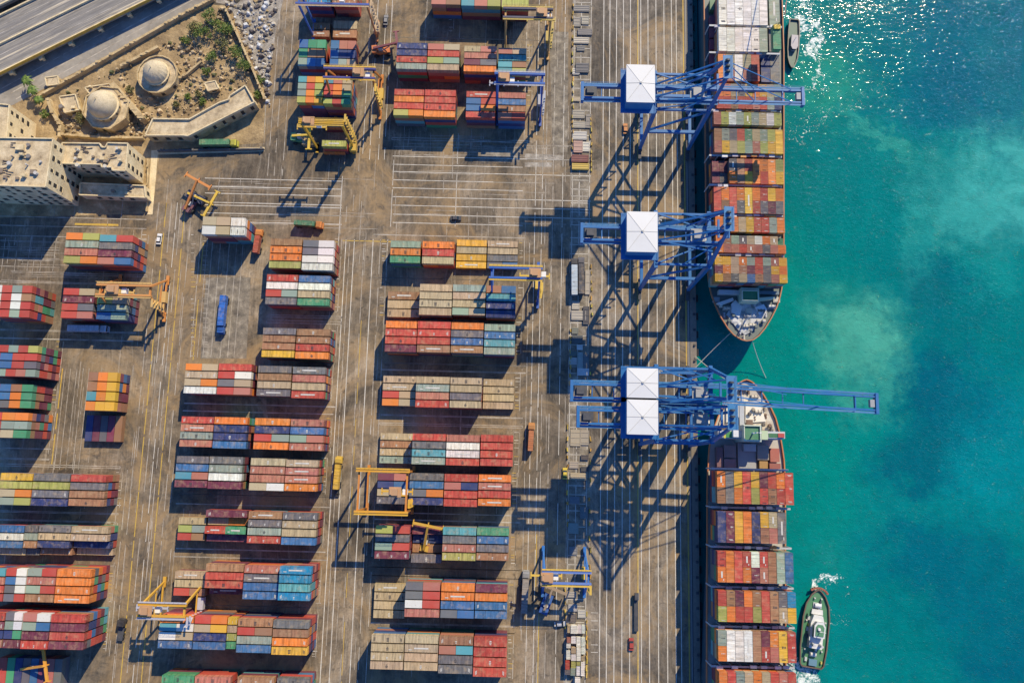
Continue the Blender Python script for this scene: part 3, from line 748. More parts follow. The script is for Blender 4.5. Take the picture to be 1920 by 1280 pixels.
# fore deck gear of the upper ship
def prism_px(b, pts, h0, h1):
    b.prism([P(u, v, h1)[:2] for u, v in pts], h0, h1)
def boxpx(b, u0, v0, u1, v1, h0, h1):
    a, c = P(u0, v0, h1), P(u1, v1, h1)
    b.box(a.x, c.x, c.y, a.y, h0, h1)
def rnd_gear(fin, spots, zd, cols, nm='deck_gear'):
    for (u, v, k) in spots:
        b = MB(); p = P(u, v, zd); c = random.choice(cols)
        if k == 'w':      # winch: drum between two cheeks on a bed
            b.box(p.x - 1.5, p.x + 1.5, p.y - .9, p.y + .9, zd - .55, zd - .2)
            b.cyl((p.x - 1.2, p.y, zd + .5), (p.x + 1.2, p.y, zd + .5), .55, None, 12)
            for s in (-1.25, 0, 1.25): b.cyl((p.x + s - .06, p.y, zd + .5), (p.x + s + .06, p.y, zd + .5), .85, None, 12)
            nm_ = 'winch'
        elif k == 'v':    # ventilator
            b.cyl((p.x, p.y, zd - .55), (p.x, p.y, zd + .9), .45, None, 12); b.cyl((p.x, p.y, zd + .9), (p.x, p.y, zd + 1.3), .8, .5, 12)
            nm_ = 'ventilator'
        elif k == 'b':    # double bollard
            for s in (-.5, .5):
                b.cyl((p.x, p.y + s, zd - .55), (p.x, p.y + s, zd + .3), .28, None, 10); b.cyl((p.x, p.y + s, zd + .3), (p.x, p.y + s, zd + .4), .36, None, 10)
            b.box(p.x - .5, p.x + .5, p.y - 1, p.y + 1, zd - .55, zd - .42)
            nm_ = 'bollard'
        else:             # hatch with coaming
            b.box(p.x - 1.3, p.x + 1.3, p.y - 1.1, p.y + 1.1, zd - .55, zd + .15); b.box(p.x - 1.0, p.x + 1.0, p.y - .8, p.y + .8, zd + .15, zd + .3)
            nm_ = 'hatch'
        fin(b, nm_, M['obj'], color=c)
greys = [(.42, .43, .45), (.55, .56, .58), (.3, .32, .34), (.10, .13, .13), (.48, .45, .38)]
# raised plating of the forecastle, one hull-shaped platform and a breakwater
b = MB(); prism_px(b, [(1362, 590), (1384, 618), (1397, 628), (1411, 620), (1431, 596), (1440, 578), (1424, 566), (1400, 560), (1376, 566)], ZD - .55, ZD + .1); fin1(b, 'forecastle_platform', M['deck_grey'])
b = MB(); prism_px(b, [(1371, 570), (1379, 562), (1392, 576), (1386, 596), (1372, 586)], ZD + .1, ZD + .9); fin1(b, 'winch_house', M['obj'], color=(.58, .58, .57))
b = MB(); prism_px(b, [(1416, 576), (1432, 570), (1438, 580), (1424, 590)], ZD + .1, ZD + .8); fin1(b, 'winch_house', M['obj'], color=(.60, .62, .66))
b = MB(); prism_px(b, [(1344, 568), (1374, 558), (1376, 563), (1352, 572)], ZD - .55, ZD + 2.2); fin1(b, 'breakwater', M['obj'], color=(.55, .55, .54))
b = MB(); prism_px(b, [(1424, 558), (1452, 556), (1452, 560), (1424, 564)], ZD - .55, ZD + 2.2); fin1(b, 'breakwater', M['obj'], color=(.5, .56, .42))
b = MB(); boxpx(b, 1348, 543, 1392, 552, ZD - .5, ZD + 2.5); fin1(b, 'store_house', M['obj'], color=(.52, .54, .54))
b = MB(); boxpx(b, 1424, 545, 1461, 552, ZD - .5, ZD + 1.8); fin1(b, 'store_house', M['obj'], color=(.12, .17, .20))
b = MB(); boxpx(b, 1390, 539, 1424, 566, ZD - .5, ZD + 5.0); wh1 = fin1(b, 'wheelhouse', M['obj'], color=(.45, .55, .42))
b = MB(); a, c = P(1393, 545, ZD + 5.1), P(1421, 562, ZD + 5.1)
b.box(a.x, c.x, c.y, a.y, ZD + 5.0, ZD + 5.25); fin1(b, 'green_roof', M['obj'], wh1, color=(.05, .26, .10)) if False else fin1(b, 'roof', M['obj'], color=(.035, .20, .08))
b = MB()
for (x0, y0, x1, y1) in ((1392, 544, 1422, 545.5), (1392, 562, 1422, 563.5), (1392, 545, 1393.2, 562), (1421, 545, 1422.2, 562)): boxpx(b, x0, y0, x1, y1, ZD + 5.0, ZD + 6.0)
fin1(b, 'roof_rail', M['obj'], color=(.62, .68, .55))
b = MB(); m_ = P(1397.5, 600, ZD); b.cyl((m_.x, m_.y, ZD - .5), (m_.x, m_.y, ZD + 11), .32, .18, 10); b.bar((m_.x - 1.6, m_.y, ZD + 8), (m_.x + 1.6, m_.y, ZD + 8), .15); fin1(b, 'mast', M['white'])
rnd_gear(fin1, [(1378, 600, 'h'), (1397, 612, 'w'), (1410, 610, 'w'), (1388, 622, 'b'), (1408, 622, 'b'), (1420, 602, 'v'), (1374, 592, 'v'), (1436, 590, 'b'), (1358, 590, 'b'), (1350, 574, 'v'),
                (1343, 562, 'h'), (1456, 562, 'h'), (1446, 575, 'w'), (1431, 602, 'v'), (1366, 602, 'v'), (1416, 613, 'v'), (1400, 592, 'w'), (1385, 608, 'v'), (1404, 583, 'h'), (1395, 632, 'b'), (1426, 583, 'w'), (1362, 578, 'w')], ZD, greys)
# lower ship: cream forecastle, wheelhouse with wings, sunken hold in front of the first bay
b = MB(); prism_px(b, [(1362, 752), (1380, 742), (1396, 740), (1420, 742), (1434, 752), (1448, 790), (1452, 806), (1350, 806), (1349, 792)], ZD - .55, ZD + .3); fin2(b, 'forecastle_platform', M['deck_cream'])
b = MB(); prism_px(b, [(1362, 760), (1384, 750), (1392, 752), (1390, 780), (1362, 792)], ZD + .3, ZD + 1.3); fin2(b, 'winch_house', M['obj'], color=(.66, .62, .53))
b = MB(); prism_px(b, [(1398, 752), (1424, 752), (1436, 790), (1398, 792)], ZD + .3, ZD + .9); fin2(b, 'winch_house', M['obj'], color=(.70, .66, .57))
b = MB(); boxpx(b, 1386, 742, 1396, 812, ZD - .3, ZD + 1.6); fin2(b, 'walkway', M['obj'], color=(.38, .40, .43))
b = MB(); boxpx(b, 1346, 806, 1466, 824, ZD - .5, ZD + 9); fin2(b, 'superstructure', M['obj'], color=(.44, .45, .47))
b = MB(); boxpx(b, 1350, 806, 1472, 822, ZD + 9, ZD + 9.8); fin2(b, 'bridge_wing', M['obj'], color=(.46, .48, .50))
b = MB(); boxpx(b, 1394, 796, 1428, 828, ZD - .5, ZD + 12); wh = fin2(b, 'wheelhouse', M['obj'], color=(.46, .52, .46))
b = MB(); boxpx(b, 1397, 799, 1425, 824, ZD + 12, ZD + 12.25); fin2(b, 'roof', M['obj'], color=(.06, .20, .11))
b = MB()
for (x0, y0, x1, y1) in ((1395, 797, 1427, 799), (1395, 824, 1427, 826), (1395, 799, 1397, 824), (1425, 799, 1427, 824)): boxpx(b, x0, y0, x1, y1, ZD + 12, ZD + 13)
fin2(b, 'roof_rail', M['obj'], color=(.5, .56, .46))
b = MB(); boxpx(b, 1361, 808, 1375, 820, ZD + 9.8, ZD + 9.95); fin2(b, 'wing_deck', M['obj'], color=(.05, .22, .07))
b = MB(); boxpx(b, 1357, 807, 1361, 821, ZD + 9.8, ZD + 9.95); fin2(b, 'wing_deck', M['obj'], color=(.5, .45, .06))
b = MB(); boxpx(b, 1441, 812, 1458, 820, ZD + 9.8, ZD + 9.95); fin2(b, 'wing_deck', M['obj'], color=(.03, .14, .06))
b = MB(); boxpx(b, 1459, 812, 1471, 820, ZD + 9.8, ZD + 10.2); fin2(b, 'wing_deck', M['obj'], color=(.40, .06, .05))
b = MB(); boxpx(b, 1375, 806, 1385, 819, ZD + 9.8, ZD + 11.8); fin2(b, 'liferaft_store', M['obj'], color=(.62, .63, .66))
b = MB(); boxpx(b, 1428, 807, 1440, 824, ZD + 9.8, ZD + 11.0); fin2(b, 'funnel', M['obj'], color=(.42, .52, .34))
b = MB(); m_ = P(1411, 812, ZD + 12); b.cyl((m_.x, m_.y, ZD + 12), (m_.x, m_.y, ZD + 20), .3, .15, 8); b.bar((m_.x - 2, m_.y, ZD + 17), (m_.x + 2, m_.y, ZD + 17), .18); b.bar((m_.x - 1.2, m_.y, ZD + 18.6), (m_.x + 1.2, m_.y, ZD + 18.6), .3, .1); fin2(b, 'mast', M['white'])
for (u0, v0, u1, v1, c, h) in [(1344, 838, 1356, 876, (.17, .09, .10), 2.5), (1357, 834, 1380, 858, (.22, .17, .17), 2.2), (1357, 860, 1380, 878, (.26, .16, .17), 2.2), (1383, 830, 1418, 878, (.32, .33, .35), 1.0), (1395, 832, 1418, 846, (.4, .41, .44), 3),
                                (1420, 834, 1442, 862, (.30, .26, .23), 2.2), (1444, 840, 1462, 866, (.36, .11, .08), 2.4), (1424, 864, 1440, 878, (.34, .2, .07), 1.8), (1443, 868, 1464, 879, (.28, .09, .07), 2.6)]:
    b = MB(); boxpx(b, u0, v0, u1, v1, ZD - .5, ZD + h); fin2(b, 'hatch_cover', M['obj'], color=c)
rnd_gear(fin2, [(1396, 726, 'w'), (1390, 734, 'b'), (1404, 734, 'b'), (1378, 744, 'w'), (1414, 744, 'w'), (1411, 768, 'v'), (1421, 772, 'w'), (1404, 776, 'v'), (1436, 780, 'b'), (1430, 796, 'v'), (1372, 772, 'h'), (1376, 796, 'w'),
                (1442, 798, 'v'), (1366, 780, 'b'), (1415, 784, 'b'), (1434, 766, 'b'), (1405, 792, 'h'), (1356, 800, 'w'), (1446, 803, 'b')], ZD + .8, [(.16, .10, .07), (.3, .26, .2), (.1, .09, .08), (.45, .40, .33)])

# ------------------------------------------------------------------ containers on the ships
DSTACK = MB(); DLIST = []
def dbay(u0, v0, u1, v1, rows, tiers=3, ship_='upper', bayn='', base=ZD + 1.3, ncol=None):
    """rows: one or more rows (20 ft halves) of letters running from the quay side outwards; '.' leaves a gap"""
    rows = rows.split(); h = base + tiers * CH
    a, c = P(u0, v0, h), P(u1, v1, h); n = len(rows[0])
    for j, r in enumerate(rows):
        y1 = a.y + (c.y - a.y) * j / len(rows); y0 = a.y + (c.y - a.y) * (j + 1) / len(rows)
        i = 0
        for i, k in enumerate(r):
            x0 = a.x + (c.x - a.x) * i / n + .07; x1 = a.x + (c.x - a.x) * (i + 1) / n - .07
            low = k.isupper()
            k = k.lower()
            if k == '.': continue
            t_ = tiers - 1 if low else tiers
            ya, yb = y0 + (.06 if j < len(rows) - 1 else .12), y1 - (.06 if j else .12)
            DLIST.append(dict(x0=x0, x1=x1, y0=ya, y1=yb, z=base + (t_ - 1) * CH, k=k, i=i + (6 if len(r) == 1 else 5 if len(r) == 2 else 0), j=j, nr=len(rows), ship=ship_, bay=bayn))
            for q in range(t_ - 1): cbox(DSTACK, x0 + .02, x1 - .02, ya, yb, base + q * CH + .03, base + (q + 1) * CH - .03, jit(PAL[random.choice('rmdpokbgsntkm')]))
NTH = ['', 'first', 'second', 'third', 'fourth', 'fifth', 'sixth', 'seventh', 'eighth', 'ninth', 'tenth', 'eleventh', 'twelfth']
U, L_ = 'upper', 'lower'
dbay(1347, -14, 1440, 48, 'wwwwww', 3, U, 11)
dbay(1347, 50.5, 1440, 98, 'wwwwwe', 3, U, 10)
dbay(1346, 101, 1425, 153, 'oswsr opwpr', 3, U, 9)
dbay(1343, 156, 1466, 206, 'ooskyoyse rrdrrpren', 3, U, 8)
dbay(1338, 209, 1466, 236, 'plweleswl', 3, U, 7)
dbay(1339, 240, 1469, 289, 'dekrgsely pysleplyy', 3, U, 6)
dbay(1338, 296, 1470, 346, 'MMkdroool MKodyoroy', 3, U, 5)
dbay(1338, 350, 1470, 402, 'roroyoryo rdrkyrkmk', 3, U, 4)
dbay(1341, 405, 1472, 437, 'okosyrreo', 3, U, 3)
dbay(1342, 440, 1474, 476, 'odekswosG opprppkpo', 3, U, 2)
dbay(1340, 480, 1477, 531, 'yysoerepy mosdmrkyo ydksbdkpy', 4, U, 1)
dbay(1441, -14, 1462, 48, 'e', 2, U, 11)
dbay(1441, 50.5, 1462, 98, 'k', 2, U, 10)
dbay(1426, 103, 1463, 155, 'nk', 1, U, 9)
dbay(1344, 882, 1489, 947, 'okyrymror dkorlrdrr', 4, L_, 1)
dbay(1345, 957, 1475, 1020, 'nmyonysk nmyondpk', 4, L_, 2)
dbay(1345, 1032, 1489, 1095, 'rorrwrdeb oorompdeb', 4, L_, 3)
dbay(1346, 1106, 1494, 1169, 'rdmodrdkc lorrlrdsy', 4, L_, 4)
dbay(1346, 1181, 1494, 1243, 'ewwwdmoyr owwwdrpyr', 4, L_, 5)
dbay(1348, 1258, 1495, 1320, 'oresosrpr prsesmsor', 4, L_, 6)
# merge equal halves of the big bays into forty-foot boxes
by = {}
for d in DLIST: by.setdefault((d['ship'], d['bay'], d['i']), []).append(d)
OUT = []
for key, ds in by.items():
    if len(ds) == 2 and ds[0]['k'] == ds[1]['k'] and ds[0]['z'] == ds[1]['z']:
        d = dict(ds[0]); d['y0'] = min(x['y0'] for x in ds); d['y1'] = max(x['y1'] for x in ds); d['nr'] = 1; OUT.append(d)
    else: OUT += ds
CMESH2 = CMESH
for d in OUT:
    o = bpy.data.objects.new('deck_container', cmesh())
    o.location = ((d['x0'] + d['x1']) / 2, (d['y0'] + d['y1']) / 2, d['z']); o.rotation_euler = (0, 0, math.pi / 2)
    o.scale = ((d['y1'] - d['y0']) / CL, (d['x1'] - d['x0']) / CW, 1)
    c = jit(PAL[d['k']], .12); o.color = (*c, 1); COL.objects.link(o)
    part = {1: '', 2: (' north half', ' south half')[d['j']] if d['nr'] == 2 else '', 3: (' north third', ' middle third', ' south third')[d['j']] if d['nr'] == 3 else ''}[d['nr']]
    tag(o, f"{CNAME[d['k']]} container, {NTH[d['i'] + 1]} from the quay,{part} {NTH[d['bay']]} bay from bow, {d['ship']} ship", 'deck container', 'containers on the ship decks')
    o['label'] = o['label'].replace(', ', ', ').replace(',,', ',')
# long low containers and lashing gear in the gaps
o = DSTACK.build('deck_containers', M['container_stack'], keepcol=True)
tag(o, 'lower tiers of the containers on the ship decks', 'containers', kind='stuff')
# lashing bridges between the bays
for fin, vs in ((fin1, [(1330, 1466, 49.3), (1330, 1462, 99.7), (1330, 1464, 207.5), (1330, 1466, 292.5), (1330, 1466, 348), (1331, 1468, 403.5), (1331, 1470, 478)]), (fin2, [(1334, 1478, 879.5), (1334, 1482, 952), (1334, 1484, 1026), (1334, 1488, 1101), (1334, 1490, 1175), (1334, 1490, 1250)])):
    for (u0, u1, v) in vs:
        b = MB(); h = ZD + 7.5; a, c = P(u0, v, h), P(u1, v, h); y = (a.y + c.y) / 2
        b.box(a.x, c.x, y - .35, y + .35, h - .25, h)
        k = 8
        for i in range(k + 1):
            x = a.x + (c.x - a.x) * i / k
            b.box(x - .12, x + .12, y - .25, y + .25, ZD - .5, h - .25)
        fin(b, 'lashing_bridge', M['obj'], color=(.38, .40, .42))
    for (u0, u1, v) in vs[1 if fin is fin2 else 0:]:
        for i in range(7):
            if random.random() < .75:
                b = MB(); u = u0 + 8 + (u1 - u0 - 16) * (i + random.uniform(.1, .9)) / 7; p = P(u, v + random.uniform(-1, 1), ZD + 8)
                b.box(p.x - 1.1, p.x + 1.1, p.y - .5, p.y + .5, ZD + 7.5, ZD + 8.3)
                fin(b, 'lashing_bin', M['obj'], color=random.choice([(.5, .52, .55), (.66, .67, .66), (.35, .33, .4), (.5, .25, .08)]))
# dark narrow side deck with pipes: maroon boxes along the quay side of the upper ship
for i, v in enumerate((10, 40, 62, 84, 112, 140)):
    b = MB(); boxpx(b, 1331, v - 10, 1343, v + 9, ZD - .5, ZD + 2.2); fin1(b, 'side_locker', M['obj'], color=random.choice([(.15, .03, .06), (.22, .04, .06), (.06, .16, .08), (.1, .06, .1)]))
# the green container overhanging the outer side, with its yellow spreader
t_ = 5; a, c = P(1448, 47, 29.5), P(1466, 92, 29.5)
g = bpy.data.objects.new('lifted_container', CMESH); g.location = ((a.x + c.x) / 2, (a.y + c.y) / 2, 26.9); g.rotation_euler = (0, 0, math.pi / 2); g.scale = ((a.y - c.y) / CL, 1.05, 1)
g.color = (.04, .24, .12, 1); COL.objects.link(g); tag(g, 'lifted green container hanging above the upper ship near the top edge', 'deck container')
b = MB(); p = Vector(((a.x + c.x) / 2, a.y - 1.0, 29.7)); o_ = p.copy()
b.box(p.x - 1.3, p.x + 1.3, p.y - .9, p.y + .9, 29.55, 30.1)
for s in (-1, 1):
    for q in (-1, 1): b.bar((p.x + s * 1.1, p.y + q * .7, 30), (p.x, p.y, 33), .12)
tag(b.build('lifting_spreader', M['obj'], color=(.60, .42, .05), rel=o_), 'yellow lifting spreader above the green container near the top edge', 'spreader')

root = empty('deck_crane', P(1450, -62, ZD)); tag(root, 'dark red ship crane jib reaching from the top edge over the green container', 'ship crane')
o2 = Vector(root.location); p2 = p.copy()
b = MB(); b.cyl((0, 0, -.5), (0, 0, 24), .45, .4, 14); b.build('post', M['white'], root)
b = MB(); b.box(-.8, .8, -.8, .8, 24, 26.5); b.build('crane_house', M['white'], root)
b = MB(); b.bar((0, 0, 26), (p2.x - o2.x, p2.y - o2.y, 30), .28, .3); b.build('jib', M['obj'], root, color=(.20, .04, .05))
b = MB(); b.bar((p2.x - o2.x, p2.y - o2.y, 30), (p2.x - o2.x, p2.y - o2.y, 30.1 - o2.z), .12); b.build('hoist_cable', M['dark'], root)
# ------------------------------------------------------------------ ship-to-shore cranes
def sts(label, lu, wu, vs, vn, gv, house, back_u, boom_u, HG=37.0, boom_v=None, HA=58.0, roof2=False):
    xl, xw = P(lu, vs).x, P(wu, vs).x
    yS, yN = P(lu, vs).y, P(lu, vn).y
    yc = P((lu + wu) / 2, gv, HG).y
    root = empty('gantry_crane', ((xl + xw) / 2, (yS + yN) / 2, 0)); tag(root, label, 'crane', 'ship to shore cranes on the quay')
    o_ = Vector(root.location)
    def fin(b, nm, m=M['blue'], par=None, **kw):
        b.v = [(x - o_.x, y - o_.y, z - o_.z) for x, y, z in b.v]
        return b.build(nm, m, par or root, **kw)
    LW = 1.35
    for x in (xl, xw):
        for y in (yS, yN):
            b = MB(); yt = y + (yc - y) * .12
            b.bar((x, y, 2.6), (x, yt, HG), LW * .85, LW * .85, LW * 1.15, LW * 1.1); leg = fin(b, 'leg')
            b = MB(); b.box(x - .6, x + .6, y - 4.2, y + 4.2, 1.3, 2.2); b.box(x - .8, x + .8, y - 1.2, y + 1.2, 2.2, 3.0)
            for k in range(-3, 4, 2): b.cyl((x - .25, y + k * 1.15, .42), (x + .25, y + k * 1.15, .42), .42, None, 12)
            for k in (-1, 1): b.box(x - .5, x + .5, y + k * 2.3 - 1.6, y + k * 2.3 + 1.6, .5, 1.3)
            fin(b, 'bogie', M['dark'])
    for x in (xl, xw):
        b = MB(); b.bar((x, yS, 6.0), (x, yN, 6.0), 1.1, 1.3); fin(b, 'sill_beam')
        b = MB(); b.bar((x, yS, HG - .6), (x, yN, HG - .6), 1.3, 1.6); fin(b, 'cross_beam')
    for y in (yS, yN):
        yt = y + (yc - y) * .06
        b = MB(); b.bar((xl, yt, 18.5), (xw, yt, 18.5), 1.1, 1.3); fin(b, 'portal_beam')
        b = MB(); b.bar((xl, yt, 19.2), (xw, y + (yc - y) * .11, HG - 1), .7, .7); fin(b, 'brace')
        b = MB(); b.bar((xl, y + (yc - y) * .12, HG - .3), (xw, y + (yc - y) * .12, HG - .3), .75, .9); fin(b, 'upper_beam')
    # girders
    xb = P(back_u, gv, HG).x; g2 = 2.3
    xh = xw + 3.0
    for s in (-1, 1):
        b = MB(); b.box(xb, xh, yc + s * g2 - .38, yc + s * g2 + .38, HG + .1, HG + 1.9); gd = fin(b, 'girder')
        b = MB()      # walkway with handrail
        y = yc + s * (g2 + 1.0)
        b.box(xb, xh, y - .45, y + .45, HG + 1.0, HG + 1.06)
        for z in (1.55, 2.05): b.bar((xb, y + s * .42, HG + z), (xh, y + s * .42, HG + z), .06)
        k = xb
        while k < xh: b.bar((k, y + s * .42, HG + 1.06), (k, y + s * .42, HG + 2.05), .05); k += 2.0
        fin(b, 'walkway', M['blue_light'], gd)
    k = xb + 7.5
    while k < xh:
        b = MB(); b.box(k - .15, k + .15, yc - g2, yc + g2, HG + .9, HG + 1.3); fin(b, 'girder_tie'); k += 7.5
    b = MB()
    for k in (xb + .4,): b.box(k - .5, k + .5, yc - g2 - 1.4, yc + g2 + 1.4, HG - .3, HG + 2.2)
    fin(b, 'girder_end')
    b = MB(); b.box(xb + 1.4, xb + 5.6, yc - g2 + .6, yc + g2 - .6, HG + 1.9, HG + 2.1); b.box(xb + 2, xb + 4.6, yc - 1.2, yc + 1.2, HG + 2.1, HG + 3.4); fin(b, 'rope_platform', M['dark'])
    # machinery house
    a, c = P(house[0], house[1], HG + 9.2), P(house[2], house[3], HG + 9.2)
    hx0, hx1, hy1, hy0 = a.x, c.x, a.y, c.y
    b = MB(); b.box(hx0 + .3, hx1 - .3, hy0 + .3, hy1 - .3, HG + 2.4, HG + 8.3); hs = fin(b, 'machinery_house', M['blue_light'])
    b = MB()
    for s in (-1, 1): b.bar((hx0 - .8, yc + s * g2, HG + 2.1), (hx1 + .8, yc + s * g2, HG + 2.1), .7, .5)
    b.box(hx0 - 1.2, hx1 + 1.2, hy0 - 1.2, hy1 + 1.2, HG + 2.15, HG + 2.4)
    for z in (2.9, 3.4):
        for (p, q) in (((hx0 - 1.2, hy0 - 1.2), (hx1 + 1.2, hy0 - 1.2)), ((hx0 - 1.2, hy1 + 1.2), (hx1 + 1.2, hy1 + 1.2)), ((hx0 - 1.2, hy0 - 1.2), (hx0 - 1.2, hy1 + 1.2)), ((hx1 + 1.2, hy0 - 1.2), (hx1 + 1.2, hy1 + 1.2))):
            b.bar((*p, HG + z), (*q, HG + z), .07)
    fin(b, 'house_platform')
    b = MB(); mx, my = (hx0 + hx1) / 2, (hy0 + hy1) / 2; z0, z1 = HG + 8.5, HG + 8.95
    b.faces([(hx0, hy0, z0), (hx1, hy0, z0), (hx1, hy1, z0), (hx0, hy1, z0), (mx, my, z1)], [(0, 1, 4), (1, 2, 4), (2, 3, 4), (3, 0, 4), (0, 3, 2, 1)])
    rf = fin(b, 'roof', M['white_roof'], hs)
    b = MB()
    for (x, y) in ((hx0, hy0), (hx1, hy0), (hx1, hy1), (hx0, hy1)): b.bar((x, y, z0 + .03), (mx, my, z1 + .03), .07, .06)
    b.bar((hx0, my, z0 + .03), (mx, my, z1 + .03), .10, .08); b.bar((hx1, my, z0 + .03), (mx, my, z1 + .03), .10, .08); b.box(mx - .3, mx + .3, my - .3, my + .3, z1 - .1, z1 + .35)
    fin(b, 'roof_ridge', M['steel'], hs)
    # A-frame over the waterside legs
    ax = xw + 1.0
    yaS, yaN = yc - 3.2, yc + 3.2
    for (y, ya) in ((yS + (yc - yS) * .12, yaS), (yN + (yc - yN) * .12, yaN)):
        b = MB(); b.bar((xw, y, HG), (ax, ya, HA), 1.2, 1.2, .8, .8); fin(b, 'mast_leg')
        b = MB(); b.bar((xw - 1, y * .6 + ya * .4, HG + 8), (xl + 4, ya, HG + 3.0), .55); b.bar((ax, ya, HA - .5), (hx1 + .5, ya * .75 + yc * .25, HG + 3.2), .5); b.bar((ax, ya, HA - 1.5), (xl + (xw - xl) * .55, ya, HG + 2.1), .42); fin(b, 'back_stay')
    b = MB(); b.bar((ax, yaS - .6, HA), (ax, yaN + .6, HA), 1.0, 1.2)
    b.bar((ax - .5, yaS, HG + (HA - HG) * .5), (ax - .5, yaN, HG + (HA - HG) * .5), .7)
    mh = fin(b, 'mast_head')
    b = MB(); b.box(ax - 1.6, ax + 1.6, yaS - 1, yaN + 1, HA + .6, HA + .7)
    for s in (-1.5, 1.5):
        for z in (1.2, 1.7): b.bar((ax + s, yaS - 1, HA + z), (ax + s, yaN + 1, HA + z), .06)
        for y in (yaS - .9, yc, yaN + .9): b.bar((ax + s, y, HA + .7), (ax + s, y, HA + 1.7), .07)
    fin(b, 'mast_platform', M['blue_light'], mh)
    for y in (yaS + 1.2, yc, yaN - 1.2):
        b = MB(); b.cyl((ax - .2, y - .3, HA + 1.3), (ax - .2, y + .3, HA + 1.3), .8, None, 14); fin(b, 'sheave', M['dark'], mh)
    # bracing in the top plane between the two frames
    b = MB(); yS_, yN_ = yS + (yc - yS) * .12, yN + (yc - yN) * .12
    b.bar((xl, yN_, HG + .4), (xw, yc + g2, HG + .4), .5); b.bar((xl, yS_, HG + .4), (xw, yc - g2, HG + .4), .5)
    b.bar(((xl + xw) / 2, yN_, HG + .3), (xw, yN_ * .5 + yc * .5, HG + 6), .4); b.bar(((xl + xw) / 2, yS_, HG + .3), (xw, yS_ * .5 + yc * .5, HG + 6), .4)
    fin(b, 'top_bracing')
    # stair tower on the landside leg
    b = MB(); z = 3.0; k = 0
    while z < HG - 3:
        x0, x1 = xl + 1.0, xl + 3.2
        b.bar((x0 if k % 2 else x1, yN - 1.4, z), (x1 if k % 2 else x0, yN - 1.4, z + 3.4), .5, .1); b.box(xl + .7, xl + 3.5, yN - 1.8, yN - 1.0, z + 3.38, z + 3.45); z += 3.4; k += 1
    fin(b, 'stairs', M['steel'])
    # trolley and cab
    xt = (xl + xw) / 2 + 5
    b = MB(); b.box(xt - 2.6, xt + 2.6, yc - g2, yc + g2, HG + 1.9, HG + 2.5); b.box(xt - 1.6, xt + 1.2, yc - 1.4, yc + 1.4, HG + 2.5, HG + 3.6)
    for s in (-1, 1): b.cyl((xt - 1.5, yc + s * .9, HG + 3.0), (xt - .2, yc + s * .9, HG + 3.0), .6, None, 12)
    tr = fin(b, 'trolley', M['steel'])
    b = MB(); b.box(xt + 2.8, xt + 5.0, yc - 1.2, yc + 1.2, HG - 2.6, HG - .1); fin(b, 'operator_cab', M['white'], tr)
    b = MB(); b.box(xt + 2.4, xt + 5.02, yc - 1.22, yc + 1.22, HG - 1.9, HG - .9); fin(b, 'cab_window', M['glass'], tr)
    if boom_u:
        y2 = P(boom_u, boom_v, HG).y if boom_v else yc
        xt2 = P(boom_u, boom_v or gv, HG).x
        for s in (-1, 1):
            b = MB(); b.bar((xh + .3, yc + s * g2, HG + 1.0), (xt2, y2 + s * g2, HG + 1.0), .62, 1.5); bm_ = fin(b, 'boom')
            b = MB(); b.bar((xh + .3, yc + s * (g2 + .9), HG + 1.5), (xt2, y2 + s * (g2 + .9), HG + 1.5), .7, .06)
            for z in (2.0, 2.5): b.bar((xh + .3, yc + s * (g2 + 1.25), HG + z), (xt2, y2 + s * (g2 + 1.25), HG + z), .06)
            fin(b, 'walkway', M['blue_light'], bm_)
        n = int((xt2 - xh) / 7)
        for i in range(1, n + 1):
            if 0.62 < i / (n + .5) < .95: continue
            x = xh + (xt2 - xh) * i / (n + .5); y = yc + (y2 - yc) * i / (n + .5)
            b = MB(); b.box(x - .14, x + .14, y - g2, y + g2, HG + .7, HG + 1.2); fin(b, 'boom_tie')
        b = MB(); b.box(xt2 - .5, xt2 + .5, y2 - g2 - 1.3, y2 + g2 + 1.3, HG - .1, HG + 2.1)
        fin(b, 'boom_end')
        b = MB(); b.box(xt2 - 7.5, xt2 - 7.1, y2 - g2, y2 + g2, HG + .4, HG + 1.6)
        fin(b, 'boom_tie')
        b = MB(); b.box(xt2 - 2.4, xt2 - .9, y2 - 1.3, y2 + 1.3, HG + .5, HG + 2.0); b.box(xt2 + .5, xt2 + 1.3, y2 - g2, y2 + g2, HG + .2, HG + .3); fin(b, 'boom_tip', M['steel'])
        for s in (-1, 1):
            b = MB(); b.bar((ax, yc + s * 2.4, HA), (xh + (xt2 - xh) * .86, y2 + s * (g2 + .2), HG + 2.0), .26); b.bar((ax, yc + s * 2.0, HA), (xh + (xt2 - xh) * .42, y2 + s * g2, HG + 2.0), .26); fin(b, 'fore_stay')
    else:
        # boom folded back: short stub with its hinge and the stays hanging from the mast
        b = MB()
        for s in (-1, 1): b.bar((xh, yc + s * g2, HG + 1.0), (xh + .4, yc + s * g2, HG + 7.5), .6, .9)
        b.box(xh + .8, xh + 2.2, yc - g2, yc + g2, HG + 6.6, HG + 7.6)
        for s in (-1, 1): b.bar((ax, yc + s * 2.2, HA), (xh + 1.6, yc + s * g2, HG + 7.5), .3)
        fin(b, 'boom_stub')
    return root
sts('blue gantry crane nearest the top edge, its boom lowered across the upper ship', 1198, 1287, 283, 216, 179, (1175, 119, 1229, 191), 1089, 1502)
sts('blue gantry crane standing alone above the upper ship bow, without lowered boom', 1198, 1287, 544, 449, 443, (1176, 395, 1234, 472), 1088, None)
sts('blue gantry crane with long boom reaching past the lower ship over water', 1198, 1288, 757, 704, 737, (1176, 689, 1235, 746), 1069, 1640, boom_v=757)
sts('blue gantry crane with short tail, just south of the long boomed crane', 1198, 1290, 833, 768, 785, (1176, 748, 1235, 815), 1081, None)
